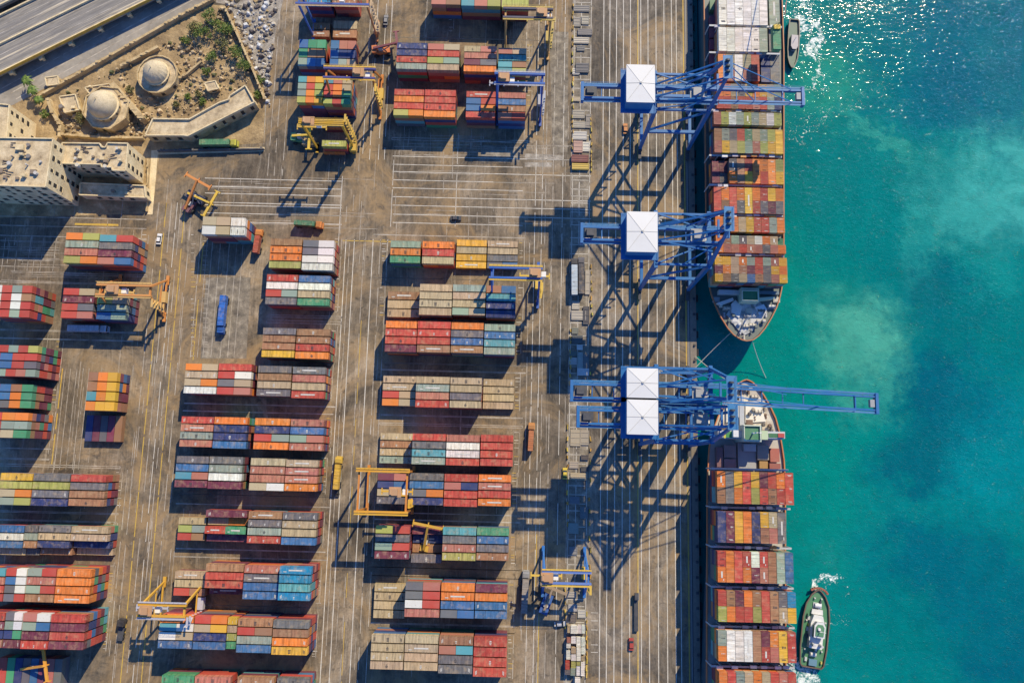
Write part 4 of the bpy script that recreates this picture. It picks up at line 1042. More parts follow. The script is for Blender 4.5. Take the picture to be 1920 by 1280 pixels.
# ------------------------------------------------------------------ yard gantry cranes
def local(root):
    o_ = Vector(root.location)
    def fin(b, nm, m=M['obj'], par=None, color=None, **kw):
        b.v = [(x - o_.x, y - o_.y, z - o_.z) for x, y, z in b.v]
        return b.build(nm, m, par or root, color=color, **kw)
    return fin
def rtg(label, uw, ue, vt, H=20.0, half=8.0, c1=(.02, .10, .36), c2=None, c3=(.55, .40, .05), trol=.5, style='A', vbase=None, cw=None, ce=None):
    """portal crane straddling the rows: twin girders from pixel uw to ue on row vt (at girder height H)"""
    a, c = P(uw, vt, H), P(ue, vt, H)
    y0 = (a.y + c.y) / 2; x0, x1 = a.x, c.x
    root = empty('yard_gantry_crane', ((x0 + x1) / 2, y0, 0)); tag(root, label, 'yard crane', 'yard gantry cranes')
    fin = local(root); c2 = c2 or c1
    ys = (y0 - half, y0 + half) if style == 'A' else (vbase, y0)
    for ex, x in enumerate((x0, x1)):
        cc = (cw if ex == 0 else ce) or c2
        for s in (0, 1):
            b = MB(); yt = (y0 + (-1.9 if s == 0 else 1.9)) if style == 'A' else ys[s]
            b.bar((x, ys[s], 1.8), (x, yt, H), .5, .6, .75, .8); fin(b, 'leg', color=cc)
            b = MB(); b.box(x - .55, x + .55, ys[s] - 1.9, ys[s] + 1.9, 1.1, 1.8); bo = fin(b, 'wheel_bogie', color=cc)
            for k in (-1.1, 1.1):
                b = MB(); b.cyl((x - .32, ys[s] + k, .75), (x + .32, ys[s] + k, .75), .75, None, 14); fin(b, 'wheel', M['rubber'], bo)
        b = MB(); b.bar((x, ys[0], 2.2), (x, ys[1], 2.2), .55, .7); fin(b, 'sill_beam', color=cc)
        b = MB(); yt0, yt1 = (y0 - 2.6, y0 + 2.6) if style == 'A' else ys
        b.bar((x, yt0, H), (x, yt1, H), .65, .8); fin(b, 'end_beam', color=cc)
        if style == 'A':
            b = MB(); b.bar((x, ys[0] * .6 + y0 * .4, H * .42), (x, ys[1] * .6 + y0 * .4, H * .42), .45); fin(b, 'leg_tie', color=cc)
    gy = (y0 - 1.9, y0 + 1.9) if style == 'A' else (ys[0], ys[1])
    for y in gy:
        b = MB(); b.box(x0 - 1.0, x1 + 1.0, y - .36, y + .36, H + .3, H + 1.5); g = fin(b, 'girder', color=c1)
        b = MB(); s = 1 if y == gy[1] else -1
        b.box(x0 - 1, x1 + 1, y + s * .5, y + s * 1.1, H + 1.2, H + 1.25)
        for z in (1.8, 2.25): b.bar((x0 - 1, y + s * 1.08, H + z), (x1 + 1, y + s * 1.08, H + z), .06)
        k = x0 - 1
        while k < x1 + 1: b.bar((k, y + s * 1.08, H + 1.2), (k, y + s * 1.08, H + 2.25), .05); k += 1.6
        fin(b, 'walkway', par=g, color=c3)
    # machine box on one sill, trolley with cab and spreader
    b = MB(); b.box(x1 - 1.2, x1 + 1.4, (ys[0] + ys[1]) / 2 - 2.2, (ys[0] + ys[1]) / 2 + 2.2, 2.7, 5.0); fin(b, 'engine_house', color=c3)
    b = MB(); k = 3.0
    while k < H - 2:
        b.bar((x1 + 1.0, ys[0] + 2 + (0 if int(k) % 2 else 2), k), (x1 + 1.0, ys[0] + 2 + (2 if int(k) % 2 else 0), k + 2.4), .6, .1); b.box(x1 + .6, x1 + 1.4, ys[0] + 1.4, ys[0] + 4.6, k + 2.35, k + 2.42); k += 2.4
    fin(b, 'stairs', color=c3)
    xt = x0 + (x1 - x0) * trol
    gm = (gy[0] + gy[1]) / 2
    b = MB(); b.box(xt - 2.2, xt + 2.2, gm - 1.8, gm + 1.8, H + 1.75, H + 2.2); b.box(xt - 1.2, xt + 1, gm - 1.2, gm + 1.2, H + 2.2, H + 3.3); b.cyl((xt - 1.6, gm - .9, H + 2.9), (xt - 1.6, gm + .9, H + 2.9), .6, None, 12); tr = fin(b, 'trolley', color=(.42, .24, .12))
    b = MB(); b.box(xt + 2.4, xt + 4.2, gm - 1, gm + 1, H - 1.8, H + .2); fin(b, 'operator_cab', M['white'], tr)
    b = MB(); b.box(xt - 5.8, xt + 5.8, gm - .35, gm + .35, H - 3.4, H - 2.9)
    for s in (-5.6, 0, 5.6): b.box(xt + s - .2, xt + s + .2, gm - 1.2, gm + 1.2, H - 3.5, H - 3.0)
    for s in (-1, 1): b.bar((xt + s, gm, H - 3), (xt + s, gm, H + 1.8), .08)
    fin(b, 'spreader', color=c3)
    return root
BL, OR, YL = (.02, .10, .36), (.50, .18, .03), (.52, .30, .025)
rtg('blue yard crane straddling the east end of the uppermost right blocks', 932, 1017, 150, 21, 8.2, BL, c3=(.35, .36, .40), trol=.15, ce=(.03, .09, .34))
rtg('blue yard crane over navy containers, just west of the two parked strip trucks', 922, 1012, 513, 20, 7.6, BL, c3=(.60, .40, .06), trol=.9)
rtg('orange yellow yard crane with square frame in the right yard', 674, 764, 883, 20, 8, (.60, .29, .02), (.52, .19, .025), (.58, .33, .03), .78, 'box', vbase=P(720, 957, 14).y)
rtg('orange yard crane over the left yard second block', 188, 282, 545, 15, 7.5, (.58, .26, .07), (.55, .22, .05), (.55, .35, .12), .3)
rtg('yellow yard crane spanning a nearly empty bay in the middle yard', 566, 641, 231, 25, 5.0, YL, (.50, .30, .025), (.5, .32, .05), .2, 'box', vbase=P(631, 282, 0).y)
rtg('blue and orange yard crane cut by the top edge of the middle yard', 562, 690, -14, 24, 6.5, (.05, .09, .30), BL, (.45, .33, .2), .5, 'box', vbase=P(620, 72, 0).y, ce=(.50, .20, .07))
rtg('purple girdered yard crane with orange legs in the middle yard', 612, 700, 140, 20, 8.0, (.05, .05, .20), OR, (.6, .38, .06), .7)
rtg('dark girdered yard crane beside the topmost right block', 948, 1032, 28, 20, 7, (.06, .06, .10), (.45, .25, .08), (.45, .33, .08), .8)
rtg('yellow yard crane leaning over the middle road near the bottom', 266, 346, 1143, 18, 7.0, (.58, .30, .02), (.56, .31, .03), (.40, .40, .46), .15)
rtg('blue yard crane with thin girder reaching to the storage strip', 1021, 1103, 1082, 16, 7.5, (.10, .18, .45), (.02, .14, .42), (.60, .40, .06), .05)

# ------------------------------------------------------------------ reach stackers and trucks
def reach_stacker(label, u, v, ang, L, col, boomc, H=7):
    p = P(u, v, 0); root = empty('reach_stacker', p, 0); tag(root, label, 'reach stacker')
    r = []
    def fin(b, nm, m=M['obj'], par=None, color=None): return b.build(nm, m, par or root, color=color)
    b = MB(); b.box(-3.4, 3.4, -1.7, 1.7, 1.0, 2.4); b.box(-3.9, -1.8, -1.6, 1.6, 2.4, 3.3); fin(b, 'chassis', color=col)
    for x in (-2.6, 2.6):
        for y in (-1.9, 1.9):
            b = MB(); b.cyl((x, y - .4, .9), (x, y + .4, .9), .9, None, 16); fin(b, 'wheel', M['rubber'])
    b = MB(); b.box(-1.2, .5, -.8, .8, 2.4, 4.1); cb = fin(b, 'cab', color=(.5, .5, .48))
    b = MB(); b.box(.2, .53, -.7, .7, 3.1, 4.0); fin(b, 'windscreen', M['glass'], cb)
    b = MB(); b.bar((-3.2, 0, 3.6), (L, 0, H), .9, 1.0, .7, .7); bo = fin(b, 'boom', color=boomc)
    b = MB(); b.bar((0, .9, 2.4), (L * .5, .4, H * .75), .3); b.bar((0, -.9, 2.4), (L * .5, -.4, H * .75), .3); fin(b, 'lift_cylinder', M['steel'])
    b = MB(); b.box(L - .5, L + .5, -5.8, 5.8, H - 1.3, H - .7)
    for y in (-5.7, 0, 5.7): b.box(L - 1.3, L + 1.3, y - .2, y + .2, H - 1.4, H - .8)
    fin(b, 'spreader', par=bo, color=boomc)
    root.rotation_euler.z = R(ang)
    return root
reach_stacker('dark orange reach stacker at the west end of the crossroads', 362, 385, 62, 9, (.16, .07, .09), (.58, .22, .05), 8)
reach_stacker('dark reach stacker with yellow boom at the west end of the crossroads', 372, 374, -25, 8, (.05, .06, .10), (.60, .40, .05), 6)
reach_stacker('orange reach stacker with its boom towards the navy containers', 717, 98, 8, 7, (.55, .17, .05), (.20, .06, .07), 6)
reach_stacker('blue reach stacker south of the blue yard crane by the strip', 1024, 1128, 70, 6, (.03, .10, .32), (.30, .22, .14), 5)
reach_stacker('orange reach stacker at the bottom left corner of the yard', 60, 1246, 14, 11, (.50, .17, .05), (.66, .30, .03), 11)
reach_stacker('yellow reach stacker in the gap of the right yard tenth block', 800, 1012, 80, 6, (.50, .30, .04), (.52, .30, .03), 8)
reach_stacker('yellow and green reach stacker west of the yellow yard crane', 567, 262, 0, 4, (.10, .28, .12), (.62, .42, .05), 5)

def truck(label, u, v, ang, cabc, boxc=None, boxlabel=None, L=12.2, nm='container_truck', cat='truck', tarp=None):
    p = P(u, v, 0); root = empty(nm, p, 0); tag(root, label, cat)
    def fin(b, n_, m=M['obj'], par=None, color=None): return b.build(n_, m, par or root, color=color)
    b = MB(); b.box(-L / 2, L / 2 - .2, -1.1, 1.1, 1.0, 1.3)
    for s in (-.9, .9): b.box(-L / 2, L / 2 + 2.6, s - .12, s + .12, .75, 1.0)
    fin(b, 'trailer_frame', M['dark'])
    b = MB(); x = L / 2 + .4; b.box(x, x + 2.3, -1.25, 1.25, .9, 3.1); b.box(x + 2.3, x + 2.7, -1.15, 1.15, .7, 1.8); cb = fin(b, 'cab', color=cabc)
    b = MB(); b.box(x + 2.25, x + 2.34, -1.1, 1.1, 2.0, 2.9); fin(b, 'windscreen', M['glass'], cb)
    b = MB(); b.box(x + .2, x + 1.6, -1.05, 1.05, 3.1, 3.25); fin(b, 'roof_hatch', par=cb, color=tuple(c * .7 for c in cabc))
    for xx in (-L / 2 + 1, -L / 2 + 2.3, L / 2 - .9, L / 2 + 2.1):
        for y in (-1.05, 1.05):
            b = MB(); b.cyl((xx, y - .25, .52), (xx, y + .25, .52), .52, None, 12); fin(b, 'wheel', M['rubber'])
    root.rotation_euler.z = R(ang)
    if boxc:
        o = bpy.data.objects.new('truck_container', CMESH); o.location = (p.x, p.y, 1.32); o.rotation_euler = (0, 0, R(ang)); o.scale = (L / CL, .85 if L > 10 else .7, 1); o.color = (*boxc, 1); COL.objects.link(o)
        tag(o, boxlabel, 'container')
    return root
truck('orange cabbed truck under a green container at the crossroads', 575, 423, -3, (.55, .2, .05), (.06, .16, .09), 'green container on the lone truck at the crossroads', 8.4)
truck('yellow cabbed truck parked below the arched gallery', 408, 273, 2, (.45, .42, .05), (.06, .20, .10), 'green container on the truck below the arched gallery')
truck('yellow cabbed truck driving up the road between middle and right yards', 635, 893, 88, (.62, .40, .05), (.58, .36, .04), 'yellow container on the truck between middle and right yards', 9.5)
truck('small cabbed truck east of the red containers in the right yard', 995, 826, 88, (.5, .22, .06), (.45, .16, .06), 'rust orange container on the truck east of the red block', 7.8)
truck('grey truck beside the southern blocks of the right yard', 984, 1114, 88, (.3, .3, .3), (.24, .22, .20), 'grey container on the truck beside the southern right blocks')
truck('dark truck with pale box on the storage strip, nearer the yard', 1076, 528, 91, (.05, .05, .06), (.40, .47, .52), 'pale blue box on the western of two strip trucks')
truck('dark truck with black and yellow box on the storage strip, nearer the quay', 1089, 526, 91, (.10, .10, .12), (.06, .065, .08), 'black box on the eastern of two strip trucks')
truck('orange truck west of the middle yard seventh block', 486, 462, 86, (.6, .22, .05), (.42, .10, .06), 'red container on the truck west of the seventh block', 7)
truck('blue truck parked in the open lot of the middle yard', 422, 585, -91, (.02, .10, .34), (.02, .13, .45), 'blue container on the truck in the open lot')
truck('dark truck on the road near the yellow yard crane', 229, 1186, 85, (.03, .03, .035), None, None, 5)
truck('white truck in the shade north of the left yard third block', 165, 618, 1, (.5, .52, .55), (.45, .48, .52), 'grey white container on the truck in left yard shade')

def car(label, u, v, ang, col):
    p = P(u, v, 0); root = empty('parked_car', p); tag(root, label, 'car', 'cars and vans on the port roads')
    def fin(b, n_, m=M['obj'], par=None, color=None): return b.build(n_, m, par or root, color=color)
    b = MB(); b.box(-2.2, 2.2, -.88, .88, .35, .95); b.prism([(-1.5, -.78), (1.0, -.78), (1.0, .78), (-1.5, .78)], .95, 1.0); fin(b, 'body', color=col)
    b = MB(); b.faces([(-1.7, -.8, .95), (1.2, -.8, .95), (1.2, .8, .95), (-1.7, .8, .95), (-1.2, -.65, 1.5), (.5, -.65, 1.5), (.5, .65, 1.5), (-1.2, .65, 1.5)], [(0, 1, 5, 4), (1, 2, 6, 5), (2, 3, 7, 6), (3, 0, 4, 7)]); fin(b, 'windows', M['glass'])
    b = MB(); b.box(-1.2, .5, -.65, .65, 1.5, 1.54); fin(b, 'roof', color=col)
    for x in (-1.35, 1.35):
        for y in (-.85, .85):
            b = MB(); b.cyl((x, y - .12, .33), (x, y + .12, .33), .33, None, 12); fin(b, 'wheel', M['rubber'])
    root.rotation_euler.z = R(ang)
for lb, u, v, a, c in [('white car on the left road near the crossroads', 300, 449, 87, (.7, .7, .68)), ('black car just behind the yellow truck on the middle road', 633, 919, 88, (.02, .02, .025)), ('black car low on the right yard road', 981, 1098, 88, (.03, .03, .04)),
                       ('grey car at the top of the middle road', 724, 40, 88, (.22, .22, .22)), ('dark blue car on the left road beside the left yard', 314, 535, 86, (.03, .05, .12)), ('yellow van beside the storage strip', 1059, 887, 90, (.62, .45, .05)),
                       ('silver car by the white crates of the strip', 1050, 1168, 5, (.45, .45, .44)), ('red car on the quay roadway near the bottom edge', 1183, 1206, 90, (.35, .05, .04)),
                       ('dark car waiting on the crossroads lot lines', 855, 410, 0, (.04, .04, .05)), ('orange car on the quay roadway under the boom', 1172, 243, 90, (.5, .2, .06))]:
    car(lb, u, v, a, c)
b = MB(); p = P(1192, 1148, 0)
b.box(-.75, .75, -6.5, 6.5, .6, 1.2); b.box(-.7, .7, 5, 7.5, 1.2, 2.6)
for y in (-5, -3.5, 5.5): b.cyl((-.8, y, .5), (.8, y, .5), .5, None, 10)
tag(b.build('flatbed_trailer', M['dark']), 'black flatbed trailer beside the yellow quay line near the bottom', 'trailer').location = p

# ------------------------------------------------------------------ storage strip beside the quay
random.seed(21)
slabs = [(1076, 10, 1105, 22, .8, (.20, .19, .18)), (1076, 32, 1088, 50, .7, (.24, .22, .19)), (1091, 30, 1104, 46, .6, (.30, .28, .23)), (1084, 54, 1110, 66, 1.1, (.17, .16, .16)), (1076, 70, 1104, 82, .9, (.42, .38, .31)), (1082, 86, 1096, 96, .7, (.15, .15, .15)),
         (1080, 118, 1104, 136, 1.6, (.10, .10, .11)), (1074, 128, 1086, 140, .8, (.46, .44, .40)), (1074, 182, 1087, 190, 1.0, (.46, .38, .26)), (1074, 206, 1096, 222, .8, (.30, .27, .22)), (1099, 214, 1108, 240, .9, (.20, .18, .16)), (1075, 228, 1098, 240, .7, (.34, .31, .25)),
         (1074, 246, 1100, 262, .9, (.44, .42, .38)), (1076, 264, 1092, 286, 1.1, (.38, .24, .20)), (1093, 266, 1105, 284, .8, (.50, .48, .42)), (1072, 290, 1103, 304, 2.6, (.17, .05, .05)), (1073, 306, 1104, 318, 2.2, (.50, .36, .08)),
         (1098, 506, 1106, 552, .9, (.34, .31, .27)), (1073, 564, 1086, 580, .8, (.40, .37, .31)), (1094, 574, 1104, 608, 1.2, (.06, .06, .07)), (1072, 582, 1098, 600, .9, (.36, .33, .28)), (1073, 614, 1084, 626, .7, (.16, .17, .14)), (1073, 628, 1092, 644, 1.0, (.08, .09, .09)),
         (1082, 646, 1092, 656, .6, (.55, .53, .48)), (1068, 658, 1082, 668, 1.2, (.10, .13, .11)), (1067, 670, 1081, 684, 1.0, (.38, .37, .33)), (1083, 660, 1092, 702, .9, (.27, .30, .27)), (1093, 664, 1104, 690, .8, (.12, .13, .13)), (1083, 690, 1104, 704, 1.4, (.48, .49, .48)),
         (1070, 805, 1088, 836, .6, (.34, .29, .21)), (1089, 806, 1104, 834, .7, (.30, .26, .20)), (1090, 852, 1103, 862, 1.2, (.07, .06, .06)), (1068, 864, 1084, 878, .6, (.33, .28, .22)), (1090, 874, 1103, 884, 1.0, (.06, .06, .06)), (1070, 886, 1100, 900, .7, (.38, .31, .20)),
         (1068, 930, 1086, 944, .8, (.16, .17, .18)), (1088, 950, 1102, 972, .8, (.13, .15, .15)), (1066, 980, 1084, 1000, .9, (.22, .26, .23)), (1068, 1024, 1082, 1040, .7, (.2, .2, .2)), (1062, 1108, 1080, 1120, .8, (.34, .31, .27)), (1086, 1096, 1100, 1108, .6, (.36, .28, .19)),
         (1066, 1132, 1082, 1146, .7, (.33, .31, .29)), (1070, 1150, 1080, 1166, 1.0, (.12, .10, .09)), (1084, 1142, 1098, 1158, .8, (.40, .38, .33))]
CN = lambda c: ('dark grey' if max(c) < .14 else 'grey' if max(c) - min(c) < .05 and max(c) < .36 else 'pale grey' if max(c) - min(c) < .08 and max(c) >= .36 else 'yellow' if c[0] > .45 and c[2] < .12 else 'dark red' if c[0] > 2.5 * c[1] else 'tan')
n_ = len(slabs)
ORD = ['', 'first', 'second', 'third', 'fourth', 'fifth', 'sixth', 'seventh', 'eighth', 'ninth', 'tenth', 'eleventh', 'twelfth', 'thirteenth', 'fourteenth', 'fifteenth', 'sixteenth', 'seventeenth', 'eighteenth']
cnt = {}
slabs = [(s[0], s[1], s[2], s[3], .15 + s[4] * .45, s[5]) for s in slabs]
slabs.sort(key=lambda s: s[1])
for i, (u0, v0, u1, v1, h, c) in enumerate(slabs):
    a, d = P(u0, v0, h), P(u1, v1, h); cx, cy = (a.x + d.x) / 2, (a.y + d.y) / 2; hx, hy = (d.x - a.x) / 2, (a.y - d.y) / 2
    b = MB(); b.box(-hx, hx, -hy, hy, .15, h)
    for k in range(3):
        yy = -hy + hy * (k + .5) * 2 / 3; b.box(-hx + .1, hx - .1, yy - .12, yy + .12, h, h + .12)
    for s in (-1, 1): b.box(s * hx - .1, s * hx + .1, -hy, hy, h - .05, h + .16)
    for s in (-.6, .6): b.box(s * hx - .25, s * hx + .25, -hy, hy, 0, .15)
    o = b.build('hatch_panel', M['obj'], color=c); o.location = (cx, cy, 0)
    sec = 'upper' if v0 < 400 else 'middle' if v0 < 800 else 'lower'
    nm = CN(c); key = (nm, sec); cnt[key] = cnt.get(key, 0) + 1
    tag(o, f"{nm} steel hatch panel, {ORD[cnt[key]]} of its colour from north on the {sec} storage strip", 'hatch panel', 'hatch panels on the storage strip')
crates = [(1064, 1172, 1070, 1186, 's'), (1070, 1172, 1083, 1187, 'w'), (1083, 1172, 1091, 1187, 'w'), (1091, 1172, 1097, 1187, 'w'), (1063, 1195, 1070, 1204, 'p'), (1071, 1193, 1080, 1206, 'w'), (1081, 1194, 1089, 1212, 'w'), (1090, 1195, 1097, 1211, 'w'),
          (1062, 1206, 1070, 1214, 'w'), (1071, 1213, 1080, 1224, 's'), (1081, 1213, 1089, 1238, 'w'), (1090, 1212, 1097, 1226, 'w'), (1062, 1219, 1070, 1236, 'w'), (1071, 1226, 1080, 1238, 'w'), (1090, 1230, 1096, 1238, 's'), (1060, 1238, 1068, 1254, 'r'), (1071, 1239, 1080, 1252, 'l'),
          (1081, 1240, 1088, 1247, 'l'), (1070, 1252, 1079, 1266, 'e'), (1081, 1248, 1088, 1266, 'w'), (1089, 1240, 1096, 1266, 'w'), (1059, 1255, 1069, 1264, 'k'), (1078, 1269, 1088, 1290, 'w')]
cnt = {}
crates.sort(key=lambda s: (s[1] // 4, s[0]))
for (u0, v0, u1, v1, k) in crates:
    h = 2.6; a, d = P(u0, v0, h), P(u1, v1, h)
    o = bpy.data.objects.new('storage_crate', CMESH); o.location = ((a.x + d.x) / 2, (a.y + d.y) / 2, 0.01); o.rotation_euler = (0, 0, math.pi / 2); o.scale = ((a.y - d.y) / CL, (d.x - a.x) / CW * .96, random.uniform(.85, 1.15)); o.color = (*jit(PAL[k], .1), 1); COL.objects.link(o)
    cnt[k] = cnt.get(k, 0) + 1
    tag(o, f"{CNAME[k]} storage crate, {ORD[cnt[k]]} of its colour from north in the strip's bottom stack", 'crate', 'crates at the south end of the storage strip')
bl = []
for (u, v0, v1, st) in [(1073.5, 12, 280, 14), (1108, 225, 320, 12), (1109, 500, 590, 13), (1069, 620, 720, 13), (1064, 800, 1000, 22), (1106, 700, 1080, 26), (1060, 1105, 1180, 12), (1100, 1150, 1270, 11)]:
    v = v0
    while v < v1:
        bl.append((u + random.uniform(-1.2, 1.2), v)); v += st * random.uniform(.6, 1.4)
BM = None
for (u, v) in bl:
    p = P(u, v)
    if BM is None:
        b = MB(); b.prism([(-.35, -1.0), (.35, -1.0), (.35, 1.0), (-.35, 1.0)], 0, .3); b.faces([(-.35, -1, .3), (.35, -1, .3), (.35, 1, .3), (-.35, 1, .3), (-.14, -1, .95), (.14, -1, .95), (.14, 1, .95), (-.14, 1, .95)], [(0, 1, 5, 4), (1, 2, 6, 5), (2, 3, 7, 6), (3, 0, 4, 7), (4, 5, 6, 7)])
        o = b.build('road_barrier', M['obj']); BM = o
    else:
        o = BM.copy(); COL.objects.link(o)
    o.location = p; o.rotation_euler.z = random.uniform(-.2, .2); o.scale = (random.uniform(.6, 1.1), random.uniform(.5, 1.0), 1)
    o.color = (*jit((.50, .33, .06), .3), 1)
    tag(o, 'yellow road barrier lining the edge of the storage strip', 'barrier', 'yellow barriers along the storage strip')
# bollards and fenders of the quay edge
BM = None
for i in range(46):
    v = -20 + i * 29; p = P(1302 + .004 * v, v); p.x = XQ - .8
    if BM is None:
        b = MB(); b.cyl((0, 0, 0), (0, 0, .55), .32, .26, 12); b.cyl((0, 0, .55), (0, 0, .75), .46, .40, 12); b.box(-.5, .5, -.5, .5, 0, .06); o = b.build('bollard', M['dark']); BM = o
    else: o = BM.copy(); COL.objects.link(o)
    o.location = p; tag(o, 'dark iron mooring bollard on the quay edge', 'bollard', 'bollards along the quay edge')
BM = None
for i in range(40):
    v = -20 + i * 34; p = P(1306, v); p = Vector((XQ + .55, p.y, -1.4))
    if BM is None:
        b = MB(); b.cyl((0, -1.4, 0), (0, 1.4, 0), .55, None, 14); b.box(-.6, -.5, -1.5, 1.5, -.9, .9); o = b.build('fender', M['rubber']); BM = o
    else: o = BM.copy(); COL.objects.link(o)
    o.location = p; tag(o, 'black rubber fender hung on the quay wall', 'fender', 'fenders along the quay wall')
# mooring lines
def rope(label, a, c, sag=2.0):
    a, c = Vector(a), Vector(c); b = MB(); pts = []
    for i in range(11):
        t = i / 10; q = a.lerp(c, t); q.z -= sag * 4 * t * (1 - t); pts.append(q)
    b.tube(pts, .13, 5); tag(b.build('mooring_rope', M['rope']), label, 'rope')
rope('mooring rope from the upper ship bow to the quay', P(1372, 622, ZD), (XQ - .8, P(1304, 690).y, .6))
rope('mooring rope from the lower ship bow to the quay', P(1378, 722, ZD), (XQ - .8, P(1304, 668).y, .6))
rope('thin rope drooping between the two ship bows', P(1410, 637, ZD), P(1436, 708, -2.9), 1)

# ------------------------------------------------------------------ tug and pilot boat
def boat(label, stern, bow, half, hullc, deckc, railc, kind):
    s, t = P(stern[0], stern[1], -1.6), P(bow[0], bow[1], -1.6); L = (t - s).length; d = (t - s).normalized(); ang = math.atan2(d.y, d.x)
    root = empty(kind, ((s.x + t.x) / 2, (s.y + t.y) / 2, -3.2), ang); tag(root, label, 'boat')
    def fin(b, n_, m=M['obj'], par=None, color=None): return b.build(n_, m, par or root, color=color)
    def outline(k, sh):
        h = half * k; l = L / 2 - sh
        return [(-l, -h * .72), (-l * .93, -h * .88), (-l * .5, -h), (l * .25, -h), (l * .6, -h * .86), (l * .85, -h * .52), (l * .97, -h * .18), (l, 0), (l * .97, h * .18), (l * .85, h * .52), (l * .6, h * .86), (l * .25, h), (-l * .5, h), (-l * .93, h * .88), (-l, h * .72)]
    b = MB(); o1, o2, o3 = outline(.82, .8), outline(.97, .2), outline(1.0, 0); n = len(o1)
    b.faces([(x, y, -1.2) for x, y in o1] + [(x, y, .6) for x, y in o2] + [(x, y, 2.0) for x, y in o3], [(j * n + i, j * n + (i + 1) % n, (j + 1) * n + (i + 1) % n, (j + 1) * n + i) for j in range(2) for i in range(n)]); fin(b, 'hull', color=hullc)
    b = MB(); b.faces([(x * .985, y * .97, 1.45) for x, y in o3], [tuple(range(n))]); fin(b, 'deck', color=deckc)
    b = MB()
    for i in range(n): b.bar((*o3[i], 2.0), (*o3[(i + 1) % n], 2.0), .42, .5)
    fin(b, 'fender_rail', color=railc)
    return root, fin, L
rt, fin, L = boat('green decked tugboat with white wheelhouse beside the lower ship', (1521, 1250), (1535, 1105), 5.0, (.02, .03, .04), (.06, .20, .10), (.13, .08, .06), 'tugboat')
b = MB(); b.prism([(-7, -2.4), (2, -2.6), (5, -1.7), (5, 1.7), (2, 2.6), (-7, 2.4)], 1.45, 3.9); dh = fin(b, 'deckhouse', color=(.62, .63, .62))
b = MB(); b.prism([(-2.6, -2.0), (1.6, -2.1), (3, -1.2), (3, 1.2), (1.6, 2.1), (-2.6, 2.0)], 3.9, 6.3); wh = fin(b, 'wheelhouse', color=(.60, .62, .62))
b = MB(); b.prism([(-2.65, -2.05), (1.62, -2.16), (3.06, -1.24), (3.06, 1.24), (1.62, 2.16), (-2.65, 2.05)], 4.9, 5.8); fin(b, 'windows', M['glass'], wh)
b = MB(); b.prism([(-2, -1.5), (1.2, -1.6), (2.2, -.9), (2.2, .9), (1.2, 1.6), (-2, 1.5)], 6.3, 6.5); fin(b, 'roof', par=wh, color=(.08, .22, .12))
b = MB(); b.cyl((0, 0, 6.5), (0, 0, 11), .2, .1, 8); b.bar((0, -1.2, 9), (0, 1.2, 9), .14); fin(b, 'mast', M['white'])
b = MB(); b.cyl((0.6, .5, 6.5), (.6, .5, 7.2), .55, .5, 14); fin(b, 'radar_dome', color=(.7, .66, .7))
for s in (-1, 1):
    b = MB(); b.cyl((-5.4, s * 1.5, 3.9), (-5.6, s * 1.5, 6.4), .6, .5, 12); fin(b, 'funnel', color=(.55, .55, .54))
b = MB(); b.cyl((-9.5, -1.1, 2.1), (-9.5, 1.1, 2.1), .75, None, 14); b.box(-10.4, -8.6, -1.3, 1.3, 1.45, 1.8); fin(b, 'towing_winch', color=(.5, .5, .48))
b = MB(); b.cyl((8.4, -1.2, 2.2), (8.4, 1.2, 2.2), .8, None, 14); b.box(7.4, 9.4, -1.6, 1.6, 1.45, 1.9); fin(b, 'bow_winch', color=(.55, .56, .58))
b = MB(); b.prism([(5.2, -2.2), (7.0, -2.0), (7.0, 2.0), (5.2, 2.2)], 1.45, 2.4); fin(b, 'locker', color=(.62, .62, .60))
b = MB(); b.box(-13.5, -11.2, -1.6, 1.4, 1.45, 2.5); fin(b, 'stern_locker', color=(.10, .22, .30))
random.seed(3)
for i in range(16):
    x, y = random.uniform(-13, 10), random.choice((-1, 1)) * random.uniform(2.4, 3.6) * (1 if i % 3 else .3); s = random.uniform(.3, .8)
    b = MB(); b.box(x - s, x + s, y - s * .6, y + s * .6, 1.45, 1.45 + random.uniform(.4, 1.2)); fin(b, 'deck_box', color=random.choice([(.6, .6, .58), (.45, .46, .46), (.08, .2, .12), (.5, .42, .1), (.05, .06, .08), (.62, .6, .56)]))
for (x, y) in ((-8, -3.2), (-8, 3.2), (2.5, 3.6), (2.5, -3.6), (11, -1.3), (11, 1.3)):
    b = MB(); b.cyl((x, y, 1.45), (x, y, 2.3), .35, .3, 10); fin(b, 'bitt', color=(.5, .5, .46))
b = MB(); b.box(-4.2, -2.9, 2.0, 3.0, 3.9, 4.6); fin(b, 'life_raft', color=(.6, .6, .56))
b = MB()
for i in range(9):
    a0 = -1.1 + i * .245; b.cyl((12.2 + 2.6 * math.cos(a0), 3.6 * math.sin(a0), 1.2), (12.2 + 2.6 * math.cos(a0), 3.6 * math.sin(a0), 2.3), .42, None, 10)
fin(b, 'tyre_fender', color=(.30, .09, .05))
rt, fin, L = boat('dark pilot boat throwing foam beside the upper ship stern half', (1489, 38), (1485, 128), 2.3, (.04, .05, .05), (.10, .16, .13), (.16, .15, .13), 'pilot_boat')
b = MB(); b.prism([(-3, -1.4), (2, -1.5), (3.4, -.8), (3.4, .8), (2, 1.5), (-3, 1.4)], 1.45, 3.6); wh = fin(b, 'cabin', color=(.38, .36, .38))
b = MB(); b.prism([(-3.05, -1.45), (2.04, -1.55), (3.46, -.84), (3.46, .84), (2.04, 1.55), (-3.05, 1.45)], 2.6, 3.2); fin(b, 'windows', M['glass'], wh)
b = MB(); b.cyl((-1, 0, 3.6), (-1, 0, 5.6), .12, .08, 8); fin(b, 'mast', M['white'])
